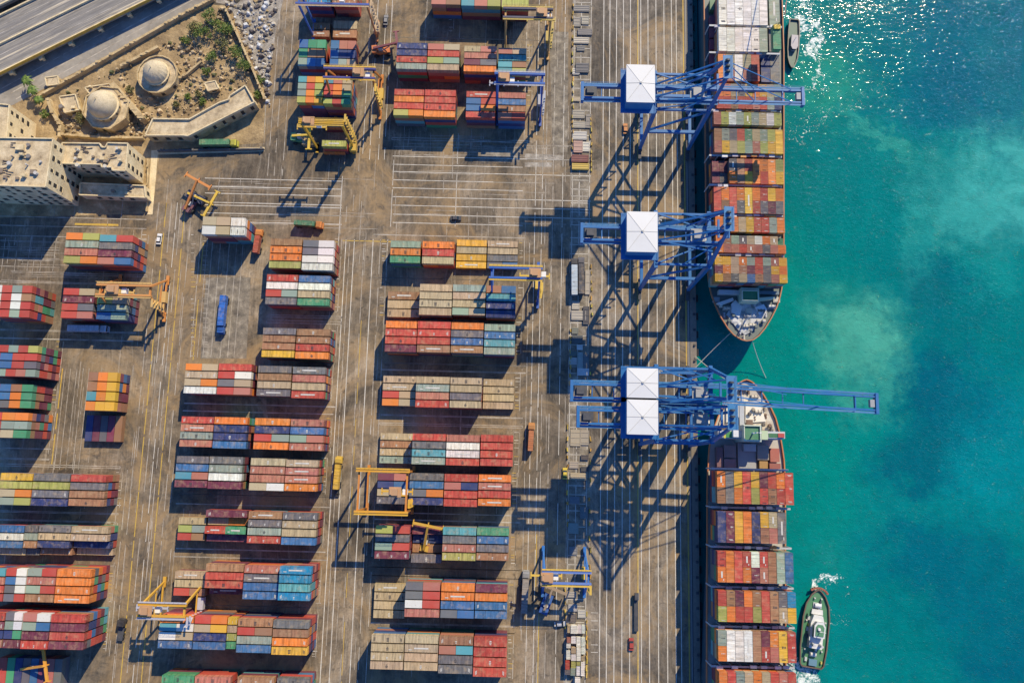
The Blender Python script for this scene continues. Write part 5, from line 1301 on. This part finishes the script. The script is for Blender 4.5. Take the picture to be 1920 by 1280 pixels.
# ------------------------------------------------------------------ old quarter
random.seed(5)
def house(label, roofpx, h, floors, parapet=.7, clutter=12, wallm='stone_pale', nm='apartment_building', cat='building', yard=None, win=(1.7, 2.2)):
    pts = [P(u, v, h) for u, v in roofpx]; c = sum(pts, Vector()) / len(pts)
    root = empty(nm, (c.x, c.y, 0)); tag(root, label, cat)
    poly = [(p.x - c.x, p.y - c.y) for p in pts]; n = len(poly)
    b = MB(); b.prism(poly, 0, h - .25); b.build('wall', M[wallm], root)
    b = MB(); b.prism([(x * .985, y * .985) for x, y in poly], h - .25, h - .02); b.build('roof', M['roof_felt'], root)
    b = MB()
    for i in range(n):
        p, q = poly[i], poly[(i + 1) % n]
        b.bar((p[0], p[1], h + parapet / 2 - .25), (q[0], q[1], h + parapet / 2 - .25), .42, parapet + .5)
    b.build('parapet', M['stone_pale'], root)
    area = sum(poly[i][0] * poly[(i + 1) % n][1] - poly[(i + 1) % n][0] * poly[i][1] for i in range(n))
    fh = h / floors
    for i in range(n):
        p, q = Vector(poly[i]), Vector(poly[(i + 1) % n]); d = q - p; ln = d.length
        if ln < 3: continue
        d.normalize(); nrm = Vector((d.y, -d.x)) * (1 if area > 0 else -1)
        k = max(1, int(ln / 3.9))
        for f in range(floors):
            for j in range(k):
                if random.random() < .2: continue
                wj = random.uniform(.75, 1.25)
                cc = p + d * (ln * (j + .5) / k) + nrm * .03; z = f * fh + fh * .32; ww, hh = win[0] / 2 * wj, min(win[1], fh * .6) * random.uniform(.75, 1.05)
                e0, e1 = cc - d * ww - nrm * .5, cc + d * ww - nrm * .5
                b = MB(); a0 = cc - d * ww; a1 = cc + d * ww
                b.faces([(e0.x, e0.y, z), (e1.x, e1.y, z), (a1.x, a1.y, z), (a0.x, a0.y, z), (e0.x, e0.y, z + hh), (e1.x, e1.y, z + hh), (a1.x, a1.y, z + hh), (a0.x, a0.y, z + hh)], [(0, 3, 2, 1), (4, 5, 6, 7), (0, 1, 5, 4), (1, 2, 6, 5), (2, 3, 7, 6), (3, 0, 4, 7)])
                wn = b.build('window', M['opening'], root)
                if random.random() < .8:
                    b = MB(); s0, s1 = cc - d * (ww + .15), cc + d * (ww + .15)
                    b.bar((s0.x + nrm.x * .1, s0.y + nrm.y * .1, z - .08), (s1.x + nrm.x * .1, s1.y + nrm.y * .1, z - .08), .3, .14); b.build('sill', M['stone_pale'], wn)
    xs = [p[0] for p in poly]; ys = [p[1] for p in poly]
    for i in range(clutter):
        x, y = random.uniform(min(xs) * .8, max(xs) * .8), random.uniform(min(ys) * .75, max(ys) * .75); s = random.uniform(.4, 1.5)
        b = MB()
        if i % 3 == 0: b.cyl((x, y, h), (x, y, h + random.uniform(.8, 1.6)), s * .6, None, 12); b.build('water_tank', M['obj'], root, color=random.choice([(.5, .47, .42), (.2, .18, .16), (.55, .5, .4)]))
        elif i % 3 == 1: b.box(x - s, x + s, y - s * .7, y + s * .7, h, h + random.uniform(.4, 1.8)); b.build('roof_shed', M['stone_pale'] if i % 2 else M['obj'], root, color=(.22, .17, .12))
        else:
            for q in range(3): b.bar((x, y + q * .8, h + .1), (x + random.uniform(1, 3), y + q * .8 + random.uniform(-.6, .6), h + .25), .2)
            b.build('roof_debris', M['obj'], root, color=(.12, .09, .07))
    return root, c, poly
house('tall cream apartment block at the left edge, its south face in shade', [(-70, 258), (101, 261), (87, 351), (-70, 346)], 22, 6, clutter=26)
r_, c_, pl = house('lower cream apartment block with stepped roof, east of the tall one', [(118, 269), (188, 270), (192, 277), (199, 277), (203, 269), (241, 270), (237, 321), (212, 320), (211, 314), (192, 314), (191, 309), (116, 307)], 14, 4, clutter=22)
house('low terrace wing in the shade behind the two apartment blocks', [(152, 344), (272, 349), (274, 371), (150, 366)], 5, 1, clutter=5)
house('cream apartment block cut by the left edge above the tall one', [(-60, 190), (19, 198), (14, 262), (-60, 262)], 17, 5, clutter=5)
# arched gallery
GP = [(288, 224), (356, 225), (412, 194), (430, 188), (432, 181), (461, 162), (478, 193), (354, 256), (345, 255), (274, 255)]
house('long bent stone gallery with arched openings, flat walled roof', GP, 6, 1, .9, 0, 'stone', 'stone_gallery', 'gallery', win=(1.5, 3.2))

def wall(label, px, h, t=.7, nm='stone_wall', m='stone'):
    pts = [P(u, v, 0) for u, v in px]; o_ = pts[0]; b = MB()
    for p, q in zip(pts, pts[1:]):
        b.bar((p.x - o_.x, p.y - o_.y, h / 2), (q.x - o_.x, q.y - o_.y, h / 2), t, h)
        d = (q - p); k = int(d.length / 2.2)
        for i in range(k):
            if random.random() < .6:
                c = p + d * ((i + random.random()) / k) - o_; b.box(c.x - t * .6, c.x + t * .6, c.y - .5, c.y + .5, h - .05, h + random.uniform(.1, .6))
    o = b.build(nm, M[m]); o.location = (o_.x, o_.y, 0); tag(o, label, 'wall'); return o
wall('ruined thick stone wall between the two domed buildings', [(219, 166), (246, 196), (276, 232)], 4.5, 2.2)
wall('pale boundary wall running down to the gallery corner', [(424, 18), (452, 78), (482, 147), (499, 190)], 2.6)
wall('low stone wall along the old road below the viaduct', [(66, 190), (150, 143), (240, 92), (330, 40), (402, 2)], 2.2, 1.0)
wall('low stone wall from the domed building to the apartment block', [(96, 190), (104, 214), (120, 240), (118, 262)], 3.0, 1.2)
wall('low wall along the southern foot of the domed building', [(122, 256), (200, 262), (272, 262)], 2.4, .9)
wall('long dark kerb wall between the old quarter and the yard', [(298, 285), (400, 283), (496, 281)], 1.6, .5, m='quaywall')
wall('crumbling wall stub north of the far domed building', [(230, 128), (262, 112), (300, 92)], 2.2, 1.2)
wall('crumbling wall in the garden behind the far domed building', [(322, 160), (352, 142), (380, 118)], 1.6, .8)
wall('pale wall beside the crossroads below the apartments', [(280, 300), (279, 350), (277, 398)], 1.4, .5)

def domed(label, u, v, r, hdr, rb, hb, sides=16, ribs=0.0, seed=1):
    random.seed(seed)
    top = hb + hdr
    c = P(u, v, top + r * .45); root = empty('domed_shrine', (c.x, c.y, 0)); tag(root, label, 'domed building', 'domed buildings of the old quarter')
    b = MB(); pl = [(rb * math.cos(i * 2 * math.pi / sides + .3), rb * math.sin(i * 2 * math.pi / sides + .3)) for i in range(sides)]; b.prism(pl, 0, hb); b.build('base', M['stone'], root)
    b = MB(); b.prism([(x * .97, y * .97) for x, y in pl], hb, hb + .12); b.build('terrace', M['roof_felt'], root)
    b = MB()
    for i in range(sides): b.bar((*pl[i], hb + .35), (*pl[(i + 1) % sides], hb + .35), .5, .9)
    b.build('parapet', M['stone'], root)
    b = MB(); b.cyl((0, 0, hb), (0, 0, top), r * 1.06, r * 1.04, 28); dr = b.build('drum', M['stone'], root)
    b = MB(); b.cyl((0, 0, top - .3), (0, 0, top + .15), r * 1.12, r * 1.12, 28); b.build('cornice', M['stone_pale'], dr)
    b = MB(); b.dome((0, 0, top + .1), r, r * .95, 36, 12, ribs); d = b.build('dome', M['dome'], root, smooth=ribs == 0)
    b = MB(); b.cyl((0, 0, top + r * .93), (0, 0, top + r * .93 + 1.6), .22, .08, 8); b.build('finial', M['stone_pale'], d)
    for i in range(sides):
        if i % 2 and hb > 2:
            a = (i + .5) * 2 * math.pi / sides + .3; rr = rb * math.cos(math.pi / sides); x, y = (rr - .2) * math.cos(a), (rr - .2) * math.sin(a); dx, dy = -math.sin(a), math.cos(a)
            b = MB(); b.bar((x - dx * .7, y - dy * .7, hb * .5), (x + dx * .7, y + dy * .7, hb * .5), .5, hb * .55); b.build('window', M['opening'], root)
    for i in range(12):
        a = i * math.pi / 6; x, y = r * 1.05 * math.cos(a), r * 1.05 * math.sin(a); dx, dy = -math.sin(a) * .35, math.cos(a) * .35
        b = MB(); b.bar((x - dx, y - dy, hb + hdr * .5), (x + dx, y + dy, hb + hdr * .5), .2, min(1.2, hdr * .6)); b.build('drum_window', M['opening'], dr)
    return root
domed('smooth domed stone building nearer the apartment blocks', 187, 192, 5.8, 2.6, 9.6, 4.2, 8, 0.0, 3)
domed('domed stone building on a wide round terrace, farther from the apartments', 288, 132, 4.9, 1.6, 8.2, 3.4, 18, 0.02, 4)
# annexes of the near shrine
house('small ruined stone annex west of the nearer dome', [(112, 182), (142, 178), (150, 206), (122, 212)], 3.2, 1, .5, 3, 'stone', 'stone_annex', 'annex')
house('low stone porch north of the nearer dome', [(160, 165), (206, 158), (216, 172), (170, 178)], 3.0, 1, .5, 2, 'stone', 'stone_annex', 'annex')
house('tiny stone hut in the garden of the far dome', [(384, 156), (404, 152), (410, 166), (390, 171)], 2.6, 1, .3, 0, 'stone', 'stone_hut', 'hut')
house('small flat stone hut beside the old road', [(85, 146), (108, 143), (111, 158), (88, 161)], 2.6, 1, .3, 0, 'stone', 'stone_hut', 'hut')
# boulders and graves scattered on the sandy plot: rubble nobody could count
b = MB(); random.seed(11)
def inside(u, v): return (v > 30 + (410 - u) * .52 if u < 410 else v > (u - 410) * 1.9) and v < 268 and not (150 < u < 232 and 150 < v < 245) and not (246 < u < 332 and 95 < v < 178)
k = 0
while k < 1250:
    u, v = random.uniform(110, 492), random.uniform(20, 262)
    if not inside(u, v): continue
    if u > 300 and v > 222 - max(0, (u - 356)) * .55 - 6: continue
    p = P(u, v); s = random.choice((.18, .25, .35, .5, .6, 1.0)) * random.uniform(.6, 1.4); a = random.uniform(0, 3.14); hgt = s * random.uniform(.5, 1.4)
    f = random.uniform(.45, 1.15); b.cur = (.60 * f, .46 * f, .27 * f) if random.random() < .6 else random.choice([(.13, .10, .06), (.2, .15, .08), (.10, .11, .04)])
    ca, sa = math.cos(a) * s, math.sin(a) * s * random.uniform(.5, 1)
    b.faces([(p.x - ca, p.y - sa, 0), (p.x + sa, p.y - ca * .7, 0), (p.x + ca, p.y + sa, 0), (p.x - sa, p.y + ca * .7, 0), (p.x - ca * .6, p.y - sa * .6, hgt), (p.x + sa * .7, p.y - ca * .5, hgt * .9), (p.x + ca * .6, p.y + sa * .6, hgt), (p.x - sa * .7, p.y + ca * .4, hgt * .8)],
            [(0, 1, 5, 4), (1, 2, 6, 5), (2, 3, 7, 6), (3, 0, 4, 7), (4, 5, 6, 7)]); k += 1
k = 0
while k < 480:
    u, v = random.uniform(412, 522), random.uniform(-10, 275)
    if u < 420 + v * .42 or u > 518 - v * .06: continue
    p = P(u, v); s = random.choice((.25, .4, .6, 1.2)) * random.uniform(.6, 1.3); a = random.uniform(0, 3.14); hgt = s * random.uniform(.4, 1.2)
    f = random.uniform(.3, 1.1); b.cur = random.choice([(.55 * f, .52 * f, .47 * f), (.5 * f, .45 * f, .36 * f), (.55 * f, .5 * f, .42 * f), (.10, .08, .07), (.62, .62, .6), (.07, .06, .06), (.40, .28, .12)])
    ca, sa = math.cos(a) * s, math.sin(a) * s
    b.faces([(p.x - ca, p.y - sa, 0), (p.x + sa, p.y - ca * .7, 0), (p.x + ca, p.y + sa, 0), (p.x - sa, p.y + ca * .7, 0), (p.x - ca * .6, p.y - sa * .6, hgt), (p.x + sa * .7, p.y - ca * .5, hgt * .9), (p.x + ca * .6, p.y + sa * .6, hgt), (p.x - sa * .7, p.y + ca * .4, hgt * .8)],
            [(0, 1, 5, 4), (1, 2, 6, 5), (2, 3, 7, 6), (3, 0, 4, 7), (4, 5, 6, 7)]); k += 1
o = b.build('rubble', M['tint'], keepcol=True); tag(o, 'scattered stones and rubble of the old quarter', 'rubble', kind='stuff')

# trees
def tree(label, u, v, r, h, m='leaf', seed=0, nleaf=420, group=None, nm='tree'):
    random.seed(seed); p = P(u, v, h * .6); root = empty(nm, (p.x, p.y, 0)); tag(root, label, 'tree', group)
    b = MB(); pts = [(0, 0, 0), (.1, .05, h * .3), (0, .1, h * .55)]
    b.cyl(pts[0], pts[1], .28, .2, 8); b.cyl(pts[1], pts[2], .2, .12, 8)
    cl = []
    for i in range(7):
        a = i * .9 + random.random(); rr = r * random.uniform(.35, .75); q = (rr * math.cos(a), rr * math.sin(a), h * random.uniform(.55, .9)); cl.append((q, r * random.uniform(.3, .5)))
        b.cyl((0, .05, h * .4), q, .1, .04, 5)
    cl.append(((0, 0, h * .85), r * .45))
    b.build('trunk', M['bark'], root)
    b = MB()
    for i in range(nleaf):
        (q, cr) = random.choice(cl); d = Vector((random.gauss(0, 1), random.gauss(0, 1), random.gauss(0, .7))); d = d.normalized() * cr * random.random() ** .4
        c = Vector(q) + d; n1 = Vector((random.gauss(0, 1), random.gauss(0, 1), random.gauss(0, .6))).normalized(); n2 = n1.cross(Vector((random.gauss(0, 1), random.gauss(0, 1), 1))).normalized(); s = random.uniform(.16, .38)
        b.quad(c - n1 * s, c - n2 * s * .6, c + n1 * s, c + n2 * s * .6)
    b.build('crown', M[m], root)
def palm(label, u, v, r, h, seed=0, group=None):
    random.seed(seed); p = P(u, v, h); root = empty('palm_tree', (p.x, p.y, 0)); tag(root, label, 'palm tree', group)
    b = MB(); b.cyl((0, 0, 0), (.15, .1, h * .5), .28, .22, 8); b.cyl((.15, .1, h * .5), (0, 0, h), .22, .2, 8); b.build('trunk', M['bark'], root)
    b = MB()
    for i in range(16):
        a = i * .3927 * 1.03 + random.uniform(-.15, .15); L = r * random.uniform(.8, 1.1); prev = None
        for s in range(6):
            t = s / 5; c = Vector((math.cos(a) * L * t, math.sin(a) * L * t, h + .6 * math.sin(t * 2.2) - 1.6 * t * t)); wdt = .42 * math.sin(math.pi * min(1, .12 + t * .88)) + .05
            sd_ = Vector((-math.sin(a), math.cos(a), 0)) * wdt
            if prev: b.quad(prev[0] - prev[1], prev[0] + prev[1], c + sd_, c - sd_)
            prev = (c, sd_)
    b.build('crown', M['leaf'], root)
TG = 'trees in the old quarter'
for i, (lb, u, v, r, h, k) in enumerate([
    ('green palm topmost in the row west of the apartments', 48, 150, 2.9, 5, 'p'), ('palm second from top in the row west of the apartments', 58, 168, 2.7, 5, 'p'), ('palm third from top in the row by the cut apartment block', 70, 186, 2.4, 4, 'p'),
    ('bush at the lower end of the palm row by the cut block', 84, 214, 1.6, 2.5, 't'), ('dark bushy tree at the top right of the garden', 380, 62, 3.0, 4.5, 't'), ('dark tree beside the boundary wall top', 408, 48, 2.8, 4.5, 't'),
    ('spreading tree left of the garden top', 362, 52, 2.4, 4, 'd'), ('bushy green tree against the boundary wall, upper', 424, 56, 2.8, 5, 't'), ('broad green tree against the boundary wall, middle', 444, 98, 2.9, 5, 't'),
    ('bright green tree against the boundary wall, lower', 456, 122, 2.6, 4.5, 't'), ('small round tree in the middle of the garden', 396, 106, 2.2, 3.5, 't'), ('olive coloured tree beside the middle garden tree', 416, 82, 2.3, 4, 'd'),
    ('small olive bush near the far dome', 330, 196, 1.3, 1.8, 'd'), ('yellow green shrub at the foot of the nearer dome', 152, 222, 2.2, 3, 'd'), ('small bush on the kerb beside the gallery end', 484, 178, 1.5, 2.2, 't'), ('dark bush on the rubble by the road', 487, 150, 1.6, 2.4, 't'),
    ('low bush east of the far dome', 352, 182, 1.2, 1.6, 't'), ('low bush beside the garden hut', 372, 176, 1.3, 1.8, 'd'), ('dark bush at the garden centre', 388, 134, 1.6, 2.2, 't'), ('dry bush between the domes', 244, 168, 1.5, 2, 'd'),
    ('bush near the top corner of the garden', 348, 76, 1.7, 2.5, 't'), ('tall tree at the top end of the garden', 392, 28, 2.6, 5, 't'), ('dark shrub above the gallery bend', 380, 192, 1.4, 2, 't')]):
    if k == 'p': palm(lb, u, v, r, h, 40 + i, TG)
    else: tree(lb, u, v, r * 1.3, h, 'leaf' if k == 't' else 'leaf_dry', 40 + i, int(230 * r), TG)

# ------------------------------------------------------------------ viaduct at the top left corner
HV = 5.5
e0, e1 = P(0, 139, HV), P(282, 0, HV); d = (e1 - e0); d.z = 0; d.normalize(); nrm = Vector((-d.y, d.x, 0))
if nrm.y < 0: nrm = -nrm
root = empty('viaduct', (e0.x, e0.y, 0), math.atan2(d.y, d.x)); tag(root, 'wide elevated road with pale parapets crossing the top left corner', 'viaduct')
b = MB(); b.box(-150, 220, 0, 24, HV - 1.4, HV); b.build('deck', M['deckroad'], root)
for y in (0.2, 12.0, 23.8):
    b = MB(); b.box(-150, 220, y - .3, y + .3, HV, HV + .95); b.build('parapet', M['stone_pale'], root)
b = MB(); b.box(-150, 220, -.16, -.02, HV - .5, HV + 1.0); b.build('railing', M['line_yellow'], root)
b = MB()
for y in (1.6, 4.6, 7.8, 10.8, 13.4, 16.6, 19.8, 22.6): b.quad((-150, y - .1, HV + .006), (220, y - .1, HV + .006), (220, y + .1, HV + .006), (-150, y + .1, HV + .006))
o = b.build('lane_lines', M['line_worn'], root)
for i in range(24):
    x = -118 + i * 13.5
    b = MB(); b.box(x - .8, x + .8, -.9, 24, HV - 2.4, HV - 1.4); b.box(x - .6, x + .6, .6, 3.0, 0, HV - 2.4); b.box(x - .6, x + .6, 20, 22.5, 0, HV - 2.4); b.build('pier', M['stone_pale'], root)
b = MB(); b.box(-150, 220, 28, 40, HV - 1.4, HV); b.build('second_deck', M['deckroad'], root)
for y in (28.2, 39.8):
    b = MB(); b.box(-150, 220, y - .3, y + .3, HV, HV + .9); b.build('parapet', M['stone_pale'], root)
b = MB()
for k in range(7): b.quad((-150, 30 + k * 1.5, HV + .006), (220, 30 + k * 1.5, HV + .006), (220, 30.25 + k * 1.5, HV + .006), (-150, 30.25 + k * 1.5, HV + .006))
b.build('lane_lines', M['line_worn'], root)
# lane lines on the old road below
b = MB()
def gline(p, q, wd): 
    p, q = P(*p), P(*q); dd = (q - p).normalized(); s = Vector((-dd.y, dd.x, 0)) * wd / 2
    b.faces([(p - s)[:2] + (.014,), (q - s)[:2] + (.014,), (q + s)[:2] + (.014,), (p + s)[:2] + (.014,)], [(0, 1, 2, 3)])
gline((20, 175), (352, -10), .5); gline((0, 168), (330, -14), .3); gline((30, 186), (372, -6), .35)
b.build('road_lines', M['line_worn'])['kind'] = 'structure'
